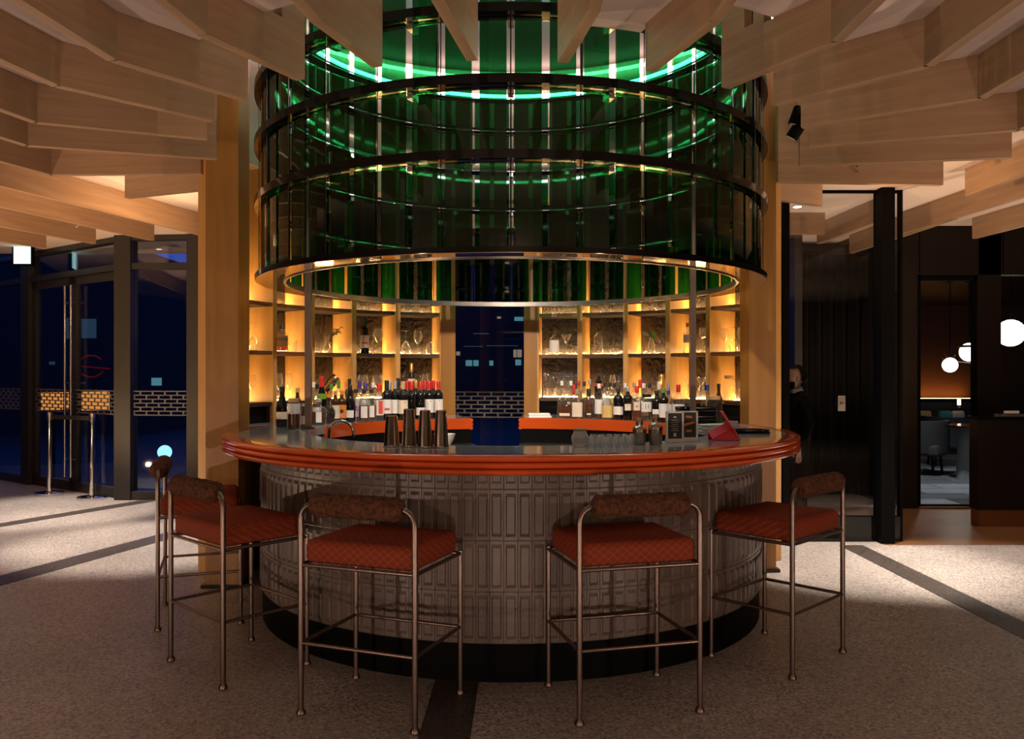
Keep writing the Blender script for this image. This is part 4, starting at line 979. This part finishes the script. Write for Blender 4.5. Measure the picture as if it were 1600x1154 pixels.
tumbler(1161,0,'clear tumbler nearest the right column on the lower shelf',0.10,0.035)

# ================================================================== THINGS ON THE COUNTER
def cpt(px, py): x, y = fl(px, py, BH); return x, y
# shaker tins upside-down
tinm = {}
for px, py, h, r0, w_ in ((614,697,0.155,0.042,'shorter brown steel shaker tin, leftmost of four'), (654,698,0.19,0.0385,'tallest brown steel shaker tin, second of four'), (666,699,0.185,0.0385,'brown steel shaker tin, third of four'), (691,699,0.185,0.0385,'brown steel shaker tin, rightmost of four')):
    if py == 698: px = 641
    x, y = cpt(px, py); t_ = thing('shaker_tin', w_ + ' upturned on the counter', 'shaker', (x, y, BH+0.001), 0, 'upturned shaker tins')
    MB().lathe([(r0,0.004),(r0*0.98,0.006),(r0*0.70,h-0.004),(r0*0.66,h)], 20).build('cup', tin_m, t_)
    MB().lathe([(r0+0.001,0),(r0+0.002,0.003),(r0+0.001,0.007)], 22).build('lip', chrome, t_, smooth=40)
x, y = cpt(908, 697); j = thing('glass_jar','ribbed clear glass jar with a cork lid on the counter','jar',(x,y,BH+0.001))
MB().lathe([(0.030,0),(0.038,0.004),(0.044,0.03),(0.043,0.05),(0.033,0.068),(0.031,0.078),(0.029,0.078),(0.031,0.066),(0.040,0.048),(0.041,0.03),(0.035,0.008)], 24).build('glass_body', counter_glass, j, smooth=60)
MB().lathe([(0.033,0.076),(0.034,0.088),(0.032,0.09)], 20).build('lid', cork_m, j, smooth=40)
# rows of upturned small glasses
gm_ = MB().lathe([(0.021,0),(0.017,0.05),(0.0155,0.052),(0.019,0.002)], 14).mesh('wall', counter_glass, 40); gb_ = MB().lathe([(0.017,0.046),(0.017,0.053)], 14).mesh('base', counter_glass, 40)
k = 0
for row in range(2):
    for i in range(6):
        x, y = cpt(924+i*12.2+row*5, 697.5-row*3.4)
        g = thing('shot_glass', 'small upturned clear glass on the counter, %s from the left in the %s row' % (ordn[i], ('front','rear')[row]), 'glass', (x, y, BH+0.001), 0, 'upturned small glasses')
        inst('wall', gm_, g); inst('base', gb_, g)
def shaker(px, py, H, R, w_):
    x, y = cpt(px, py); s = thing('cocktail_shaker', w_, 'shaker', (x, y, BH+0.001))
    MB().lathe([(R*0.82,0),(R*0.86,0.004),(R,H*0.52),(R*1.0,H*0.54)], 24).build('cup', gun, s, smooth=40)
    MB().lathe([(R*1.03,H*0.53),(R*1.03,H*0.56),(R*0.95,H*0.62),(R*0.55,H*0.74),(R*0.5,H*0.75)], 24).build('strainer_top', gun, s, smooth=40)
    MB().lathe([(R*0.56,H*0.75),(R*0.54,H*0.97),(R*0.45,H)], 20).build('cap', gun, s, smooth=40)
shaker(1001,694,0.135,0.036,'smaller steel cobbler shaker, left of the pair on the counter'); shaker(1026,694,0.155,0.038,'larger steel cobbler shaker, right of the pair on the counter')
for px, py, w_, rr, mm in ((1056,691,'clear acrylic menu stand with a black text card',0.16,0), (1078,689,'clear acrylic menu stand with an orange picture card',0.05,1)):
    x, y = cpt(px, py); s = thing('menu_stand', w_, 'menu', (x, y, BH+0.001), rr)
    MB().box((0,0,0.078),(0.078,0.004,0.155)).build('card', ink_m, s)
    fr = MB(); fr.box((-0.044,0,0.082),(0.010,0.012,0.164)); fr.box((0.044,0,0.082),(0.010,0.012,0.164)); fr.box((0,0,0.160),(0.098,0.012,0.008)); fr.box((0,0,0.010),(0.098,0.03,0.020))
    fr.build('frame', white_cap, s)
    if mm == 0:
        MB().box((0,-0.0025,0.135),(0.016,0.001,0.008)).build('print', grey_cap, s)
        for q in range(6): MB().box((0,-0.0025,0.118-q*0.011),(0.045 if q % 2 else 0.034,0.001,0.0022)).build('print', grey_cap, s)
        MB().box((0,-0.0025,0.04),(0.014,0.001,0.018)).build('print', grey_cap, s)
    else:
        for z_, w2, r2 in ((0.132,0.034,0.1),(0.095,0.062,-0.25),(0.055,0.03,0.0)):
            MB().box((0,0,0),(w2,0.001,0.012)).build('print', orange_lab, s, (0,-0.0025,z_), (0,r2,0))
# black trays stack, paper stack
for k in range(6):
    x, y = on_counter(1116+ (k % 2)*2, 1.42); t_ = thing('serving_tray', 'black serving tray, %s from the bottom of the stack' % ordn[k], 'tray', (x, y, BH+0.001+k*0.021), 0.05*(k % 3), 'stacked black trays')
    MB().rbox((0,0,0.007),(0.26,0.19,0.010),0.03).build('bed', black_matte, t_)
    MB().tube([(sx*0.128+cx_, sy*0.093+cy_, 0.0165) for sx, sy, cx_, cy_ in ((-1,-1,0.02,0),(1,-1,-0.02,0),(1,-1,0,0.02),(1,1,0,-0.02),(1,1,-0.02,0),(-1,1,0.02,0),(-1,1,0,-0.02),(-1,-1,0,0.02))], 0.0045, 6, True).build('raised_edge', black_gloss, t_)
for k in range(9):
    x, y = cpt(1128, 681)
    MB().rbox((0,0,0.0025),(0.17,0.11,0.005),0.004).build('napkin', white_m, None, (x+0.004*math.sin(k*2.1), y+0.16, BH+0.0015+k*0.0068), (0.0,-0.02*(k > 5),0.12*math.sin(k*1.7)))
    o = bpy.context.scene.collection.objects[-1]; tag(o, 'white folded napkin, %s from the bottom of the pile' % ordn[k], 'napkin', 'napkin pile by the trays')
x, y = cpt(1132, 687); rf = thing('tablet_stand', 'red folding easel stand on the right counter', 'stand', (x, y, BH+0.001), 0.0)
def panel(a, b, c, d, t, name, m_):
    a, b, c, d = map(Vector, (a, b, c, d)); n = (b-a).cross(d-a).normalized()*t
    MB().add([*map(tuple, (a,b,c,d)), *map(tuple, (a+n,b+n,c+n,d+n))], [(0,1,2,3),(7,6,5,4),(0,4,5,1),(1,5,6,2),(2,6,7,3),(3,7,4,0)]).build(name, m_, rf)
panel((0.074,-0.06,0.003),(0.100,0.10,0.003),(0.004,0.10,0.155),(-0.022,-0.06,0.155),0.008,'cover',red_plastic)
panel((-0.070,-0.055,0.002),(0.070,-0.060,0.002),(0.040,-0.035,0.060),(0.034,-0.034,0.064),0.004,'base_flap',red_plastic)
panel((-0.072,-0.054,0.004),(0.036,-0.034,0.064),(0.020,0.01,0.094),(-0.088,-0.01,0.044),0.004,'prop',red_plastic)
panel((-0.088,-0.01,0.0),(0.078,0.02,0.0),(0.078,0.022,0.004),(-0.088,-0.008,0.044),0.004,'rear_flap',red_plastic)
x, y = cpt(1172, 676); bt = thing('serving_tray', 'shallow black round-cornered tray lying alone at the right end of the counter', 'tray', (x, y, BH+0.001), -0.1)
MB().rbox((0,0,0.006),(0.235,0.16,0.010),0.03).build('bed', black_matte, bt)
MB().tube([(0.12*math.cos(a)*1.0, 0.085*math.sin(a), 0.017) for a in [i*PI/12 for i in range(24)]], 0.005, 6, True).build('raised_edge', black_gloss, bt)
p = on_counter(843, 1.38); tw = thing('bar_towel', 'folded white towel at the left end of the right back counter', 'towel', (p[0], p[1], BH+0.001), 0.05)
MB().rbox((0,0,0.011),(0.19,0.14,0.020),0.010).build('lower_fold', white_m, tw, smooth=40); MB().rbox((-0.005,0.005,0.030),(0.18,0.12,0.017),0.008).build('upper_fold', white_m, tw, smooth=40)
p = pol(1.16,-27); pb = thing('mixing_bowl','white bowl on the ledge behind the shaker tins','bowl',(p[0],p[1],0.901)); MB().lathe([(0.05,0),(0.075,0.05),(0.085,0.09),(0.08,0.09),(0.07,0.05),(0.045,0.008)], 20).build('shell', white_m, pb, smooth=50)
MB().lathe([(0.04,-0.0),(0.05,0.006)], 20).build('foot', white_m, pb)

# ================================================================== ROOM DETAILS
def sprinkler(px, py, w_):
    x, y = fl(px, py, 2.93); s = thing('sprinkler', w_, 'sprinkler', (x, y, CEIL))
    MB().lathe([(0.016,-0.08),(0.016,0)], 12).build('sleeve', white_cap, s, smooth=40); MB().lathe([(0.012,-0.105),(0.014,-0.095),(0.009,-0.08)], 12).build('body', chrome, s, smooth=40)
    MB().tube([(-0.012,0,-0.10),(-0.014,0,-0.12),(0,0,-0.138),(0.014,0,-0.12),(0.012,0,-0.10)], 0.003, 6).build('yoke', chrome, s); MB().lathe([(0.02,-0.142),(0.02,-0.139)], 14).build('deflector', chrome, s)
sprinkler(184,262,'chrome sprinkler head between the fins at upper left'); sprinkler(121,356,'chrome sprinkler head above the double door'); sprinkler(1341,268,'chrome sprinkler head under the fins at upper right')
x, y, z = at(1247, 190, -0.72)
ts_ = thing('track_spotlight', 'pair of black cylinder spotlights hanging beside the drum at right', 'spotlight', (x, y, z))
for dz, rx, ry in ((0.03, 0.0, 0.35), (-0.045, 0.3, 0.55)):
    o = MB().lathe([(0.034,-0.055),(0.036,-0.05),(0.036,0.05),(0.030,0.055)], 18).build('can', black_matte, ts_, (0,0,dz), (rx,ry,0), smooth=40)
    MB().lathe([(0.028,-0.058),(0.028,-0.056)], 16).build('lens', white_cap, o)
MB().tube([(0,0.0,0.03),(-0.01,-0.06,0.05),(-0.012,-0.13,0.05)], 0.009, 8).build('stem', black_metal, ts_)
for i, (l, a, e, ang) in enumerate(SPOTS):
    s = thing('recessed_downlight', 'recessed round ceiling downlight ' + ['above the floor right of the bar','near the straight board at right','above the dark floor band at left','before the double door','left of the fins','above the timber floor'][i], 'downlight', (l[0], l[1], CEIL))
    MB().lathe([(0.055,-0.006),(0.055,0.0)], 20).build('trim_ring', white_cap, s); MB().lathe([(0.036,-0.008),(0.036,-0.0062)], 16).build('diffuser', lamp_disc, s)
x, y = fl(1247, 322, CEIL); s = thing('recessed_downlight', 'small lit downlight in the ceiling seen through the glass partition', 'downlight', (x, y, CEIL))
MB().lathe([(0.05,-0.006),(0.05,0.0)], 20).build('trim_ring', white_cap, s); MB().lathe([(0.036,-0.01),(0.036,-0.0062)], 16).build('diffuser', lamp_disc, s)
lamp('passage_downlight', 'SPOT', (x, y, CEIL-0.03), 20, WARM, (x, y, 0), 0.03, 110, 0.6)
# exit sign
x, y, z = at(36, 397, 5.0); ex = thing('exit_sign', 'glowing pale green exit sign panel above the double door', 'sign', (x, y, z))
MB().box((0,0.02,0),(0.26,0.05,0.29)).build('housing', black_matte, ex); MB().box((0,-0.009,0),(0.21,0.008,0.24)).build('lit_panel', exit_em, ex); MB().tube([(0,0.02,0.14),(0,0.02,CEIL-z)], 0.01, 6).build('drop_rod', black_metal, ex)
# stanchions and belt
SP = [(-5.62,4.58),(-4.93,4.24)]
for k, (x, y) in enumerate(SP):
    s = thing('stanchion', 'chrome queue stanchion, %s of two before the door' % ('left','right')[k], 'stanchion', (x, y, 0.0))
    MB().lathe([(0.165,0.003),(0.165,0.02),(0.15,0.028),(0.03,0.034)], 28).build('base', chrome, s, smooth=40); MB().lathe([(0.03,0.03),(0.03,0.95)], 18).build('pole', chrome, s, smooth=40); MB().lathe([(0.034,0.90),(0.034,0.985),(0.028,0.995)], 18).build('belt_head', steel, s, smooth=40)
a = seg_frame(*SP); bl = thing('stanchion_belt', 'black webbing belt strung between the two stanchions', 'belt', ((SP[0][0]+SP[1][0])/2,(SP[0][1]+SP[1][1])/2,0.94), a[1])
MB().box((0,0,0),(a[0]-0.07,0.004,0.05)).build('webbing', belt_m, bl); MB().box((-a[0]/2+0.045,0,0),(0.02,0.01,0.056)).build('clip', steel, bl)
# outdoor lanterns behind the brick screen
for px, w_ in ((83,'left'),(143,'right')):
    x, y, z = at(px, 626, 6.6 if px == 83 else 5.9); s = thing('lantern', 'orange glowing square lantern outside the door, %s of two' % w_, 'lantern', (x, y, -0.05))
    MB().box((0,0,z+0.05),(0.36,0.30,0.25)).build('shade', lantern_em, s); MB().box((0,0,(z-0.08)/2),(0.05,0.05,z-0.07)).build('stand', black_metal, s); MB().box((0,0,z+0.19),(0.38,0.32,0.02)).build('lid', black_metal, s)
x, y, z = at(258, 706, 6.5); gl = thing('globe_lamp','pale blue glowing globe lamp on the ground outside the window','lamp',(x,y,z))
MB().lathe([(0.02,-0.098)]+[(0.1*math.sin(a_),-0.1*math.cos(a_)) for a_ in [i*PI/10 for i in range(2,10)]]+[(0.02,0.098)], 20).build('globe', globe_blue, gl, smooth=60); MB().lathe([(0.06,-z-0.055),(0.05,-z),(0.04,-0.09)], 14).build('pedestal', black_matte, gl)
x, y, z = at(148, 572, 7.5); nn = thing('neon_reflection','dim red neon loop outside, standing in for a reflection in the glass door','sign',(x,y,z))  # built outside in place of red lines reflected in the glass
MB().tube([(0.20*math.cos(i*PI/14)-0.05, 0, 0.17*math.sin(i*PI/14)) for i in range(3,27)], 0.008, 6).build('tube', neon_em, nn); MB().tube([(-0.2,0,0.0),(0.25,0,-0.04)], 0.007, 6).build('bar', neon_em, nn); MB().tube([(0.0,0,-0.17),(0,0,-z-0.05)], 0.012, 6).build('stand', black_metal, nn)

# host stand -----------------------------------------------------------------
hx0 = fl(1530,823)[0]; hs = thing('host_stand','dark panelled host stand with a copper kick base at right','desk',(0,2.42,0))
HZ = CAMH-(655-HOR)*(2.42+CAMD)/FPX
MB().box((hx0+1.0,0.08,(HZ+0.16)/2),(2.0,0.16,HZ-0.16)).build('body', dark_brown, hs); MB().box((hx0+1.005,0.085,0.08),(1.98,0.15,0.16)).build('kick_base', copper, hs); MB().box((hx0+1.0,0.09,HZ+0.0125),(2.02,0.22,0.025)).build('top', black_gloss, hs)
x, y, z = at(1578, 648, 2.51); tr = thing('glass_tray','clear glass tray with a candle bar on the host stand','tray',(x,y,HZ+0.026))
MB().rbox((0,0,0.012),(0.24,0.13,0.02),0.03).build('dish', clear_glass, tr); MB().box((0.02,0,0.04),(0.14,0.02,0.025)).build('bar', white_cap, tr)
# lounge furniture ------------------------------------------------------------
def globe(px, py, rpx, y, w_, hang=True):
    x, yy, z = at(px, py, y); R = rpx*(y+CAMD)/FPX; g = thing('globe_lamp', w_, 'lamp', (x, yy, z))
    MB().lathe([(R*0.2,-R*0.98)]+[(R*math.sin(a_),-R*math.cos(a_)) for a_ in [i*PI/12 for i in range(2,11)]]+[(R*0.2,R*0.98)], 24).build('globe', globe_em, g, smooth=60)
    MB().tube([(0,0,R*0.95),(0,0,3.02-z)], 0.01, 6).build('rod', black_metal, g); MB().lathe([(0.05,3.0-z),(0.05,3.03-z)], 14).build('ceiling_rose', black_metal, g)
    return g
globe(1580,520,21,4.3,'large glowing globe pendant above the host stand')
g1 = globe(1485,570,11.5,8.5,'small globe of the lounge chandelier, left and lower')
MB().tube([(0,0,0.06),(0.40,0.0,0.02),(0.42,0.05,0.05)], 0.012, 6).build('arm', bronze, g1)
for k in range(5):
    a_ = math.radians(40+25*k); MB().tube([(0.11*math.cos(a_),0,0.11*math.sin(a_)),(0.19*math.cos(a_),0,0.19*math.sin(a_))], 0.01, 5).build('spike', bronze, g1)
g2 = globe(1515,550,14.5,8.6,'half globe of the lounge chandelier, right and upper'); MB().lathe([(0.17,0.08),(0.17,0.11),(0.05,0.13)], 20).build('cap', bronze, g2)
MB().tube([(0,0,-0.14),(0.24,0,-0.34)], 0.012, 6).build('arm', bronze, g2)
lch = mat('lounge_fabric', (0.035,0.033,0.03), 0.8); 
def lounge_chair(px, y, rz, w_):
    x = (px-800)*(y+CAMD)/FPX; c_ = thing('lounge_chair', w_, 'chair', (x, y, 0.006), rz)
    MB().rbox((0,0,0.36),(0.7,0.66,0.16),0.06).build('seat', lch, c_, smooth=40)
    MB().sweep_arc(arc(0.34,0.40,0.32,0.78), -115, 115, 20).build('backrest', lch, c_, smooth=40)
    for sx in (-1,1):
        for sy in (-1,1): MB().tube([(sx*0.25,sy*0.22,0.0),(sx*0.23,sy*0.2,0.29)], 0.02, 8).build('leg', black_metal, c_)
    return c_
lounge_chair(1437,6.7,2.4,'dark tub chair just inside the lounge door'); lounge_chair(1483,7.7,2.9,'dark tub chair beside the pedestal table in the lounge')
for px, py, mm, w_ in ((1459,646,yellow_m,'mustard yellow'),(1473,648,mat('teal_cloth',(0.05,0.30,0.30),0.8),'teal'),(1482,644,cream_m,'peach')):
    x, y, z = at(px, py, 10.16); x = 8.1 + 0.30*(px-1470)/11; z = 0.612; q = MB().rbox((0,0,0),(0.24,0.10,0.30),0.04).build('cushion', mm, None, (x,y,z), (-0.15,0.0,0.1), smooth=50); tag(q, w_ + ' scatter cushion on the lounge banquette', 'cushion', 'lounge cushions')
x, y, z = at(1522, 655, 6.0); tb = thing('lounge_table','round dark pedestal table with a glowing base in the lounge','table',(x,y,0.006)); MB().lathe([(0.36,0.72),(0.37,0.73),(0.36,0.745)], 28).build('top', black_gloss, tb, smooth=40); MB().lathe([(0.22,0.0),(0.20,0.6),(0.17,0.72)], 24).build('pedestal', mat('pedestal_ribbed',(0.35,0.37,0.36),0.4), tb, smooth=40)
for px, py, y_ in ((1433.5,622,10.0),(1499,628,10.0)):
    x, y, z = at(px, py, y_); s = thing('table_lamp','small glowing candle lamp, %s in the lounge' % ('at the left door edge' if px < 1450 else 'right below the orange wall'),'lamp',(x,y,z))
    MB().lathe([(0.03,-0.055),(0.03,0.055)], 12).build('shade', candle_em, s); MB().lathe([(0.04,-0.10),(0.012,-0.09),(0.012,-0.055)], 12).build('base', bronze, s)
bs = thing('banquette','long dark banquette below the orange lounge wall','sofa',(7.6,10.3,0.006)); MB().rbox((0,0,0.225),(3.4,0.6,0.45),0.05).build('seat', lch, bs); MB().rbox((0,0.28,0.66),(3.4,0.14,0.5),0.04).build('backrest', lch, bs); MB().box((0,-0.302,0.40),(3.3,0.012,0.012)).build('piping', bronze, bs)
# person in black set behind the partition in place of a reflection ---------------------------------------
def person():
    x0 = (1247-800)*(2.12+CAMD)/FPX; p = thing('person','person in black clothes and mask standing behind the glass in place of a reflection, facing left','person',(x0, 2.12, 0.001), 0)
    # body skinned from a skeleton; facing -x
    V = [(0,0,0.82),(0.0,0,0.98),(0.0,0,1.16),(0.01,0,1.25),(0.0,0,1.31),
         (0.02,-0.15,1.23),(0.04,-0.20,1.00),(-0.05,-0.19,0.80),(0.02,0.15,1.23),(0.04,0.20,1.00),(-0.05,0.19,0.80),
         (0.0,-0.08,0.76),(-0.01,-0.09,0.44),(0.02,-0.09,0.07),(-0.12,-0.10,0.035),(0.0,0.08,0.76),(-0.01,0.09,0.44),(0.02,0.09,0.07),(-0.12,0.10,0.035)]
    E_ = [(0,1),(1,2),(2,3),(3,4),(3,5),(5,6),(6,7),(3,8),(8,9),(9,10),(0,11),(11,12),(12,13),(13,14),(0,15),(15,16),(16,17),(17,18)]
    R_ = [0.13,0.125,0.14,0.09,0.05,0.062,0.048,0.038,0.062,0.048,0.038,0.085,0.062,0.048,0.035,0.085,0.062,0.048,0.035]
    me = bpy.data.meshes.new('body'); me.from_pydata(V, E_, []); me.materials.append(cloth_black)
    o = inst('body', me, p); sk_ = o.modifiers.new('skin','SKIN'); 
    for i, r in enumerate(R_): me.skin_vertices[0].data[i].radius = (r, r)
    me.skin_vertices[0].data[0].use_root = True
    o.modifiers.new('sub','SUBSURF').levels = 2; o.modifiers['sub'].render_levels = 2
    hm = MB(); seg = 18; n = 12; Vh = []; Fh = []
    for i in range(n+1):
        ph = PI*i/n
        for k in range(seg):
            a = 2*PI*k/seg; r = math.sin(ph); X = 0.092*r*math.cos(a); Y = 0.072*r*math.sin(a); Z = 0.112*math.cos(ph)
            if X < 0 and Z < 0: X *= 0.92; Y *= 1+Z*2.2
            if X > 0 and Z < -0.05: X *= 0.7
            Vh.append((X, Y, Z))
    for i in range(n):
        for k in range(seg): k2 = (k+1) % seg; Fh.append((i*seg+k, i*seg+k2, (i+1)*seg+k2, (i+1)*seg+k))
    hd = hm.add(Vh, Fh).build('head', skin_m, p, (-0.025,0,1.42), smooth=60)
    MB().add([(x*1.1+0.016, y*1.13, z*1.08+0.012) for x, y, z in Vh], [f for f in Fh if all((Vh[i][0] > 0.012 or Vh[i][2] > 0.06) and Vh[i][2] > -0.08 for i in f)]).build('hair', hair_m, hd, smooth=60)
    MB().add([(x*1.06-0.004, y*1.06, z*1.02) for x, y, z in Vh], [f for f in Fh if all(Vh[i][0] < -0.005 and -0.112 < Vh[i][2] < -0.008 for i in f)]).build('mask', cloth_black, hd, smooth=60)
    MB().tube([(-0.085,0,0.03),(-0.103,0,0.0),(-0.09,0,-0.01)], [0.008,0.013,0.009], 8).build('nose', skin_m, hd, smooth=60)
    for s in (-1, 1):
        MB().lathe([(0.006,-0.026),(0.02,-0.01),(0.021,0.012),(0.008,0.026)], 10, ex=1.0, ey=0.35).build('ear', skin_m, hd, (0.012,s*0.073,-0.005), smooth=60)
        MB().lathe([(0.003,-0.007),(0.011,0),(0.003,0.007)], 10, ey=0.5).build('eye', ink_m, hd, (-0.078,s*0.036,0.018), smooth=60)
        hand = MB(); hy = s*0.19
        hand.rbox((-0.055,hy,0.76),(0.045,0.028,0.085),0.012)
        for q in range(4): hand.tube([(-0.074+q*0.013,hy,0.725),(-0.076+q*0.013,hy+0.004*s,0.69),(-0.082+q*0.013,hy+0.01*s,0.66+0.006*abs(q-1.5))], [0.0085,0.008,0.006], 6)
        hand.tube([(-0.075,hy,0.775),(-0.10,hy,0.745),(-0.102,hy,0.715)], [0.010,0.009,0.007], 6)
        hand.build('hand', skin_m, p, smooth=60)
    MB().lathe([(0.050,1.285),(0.056,1.315),(0.052,1.325)], 16, (-0.005,0,0), cap=False).build('collar', white_m, p, smooth=40)
person()
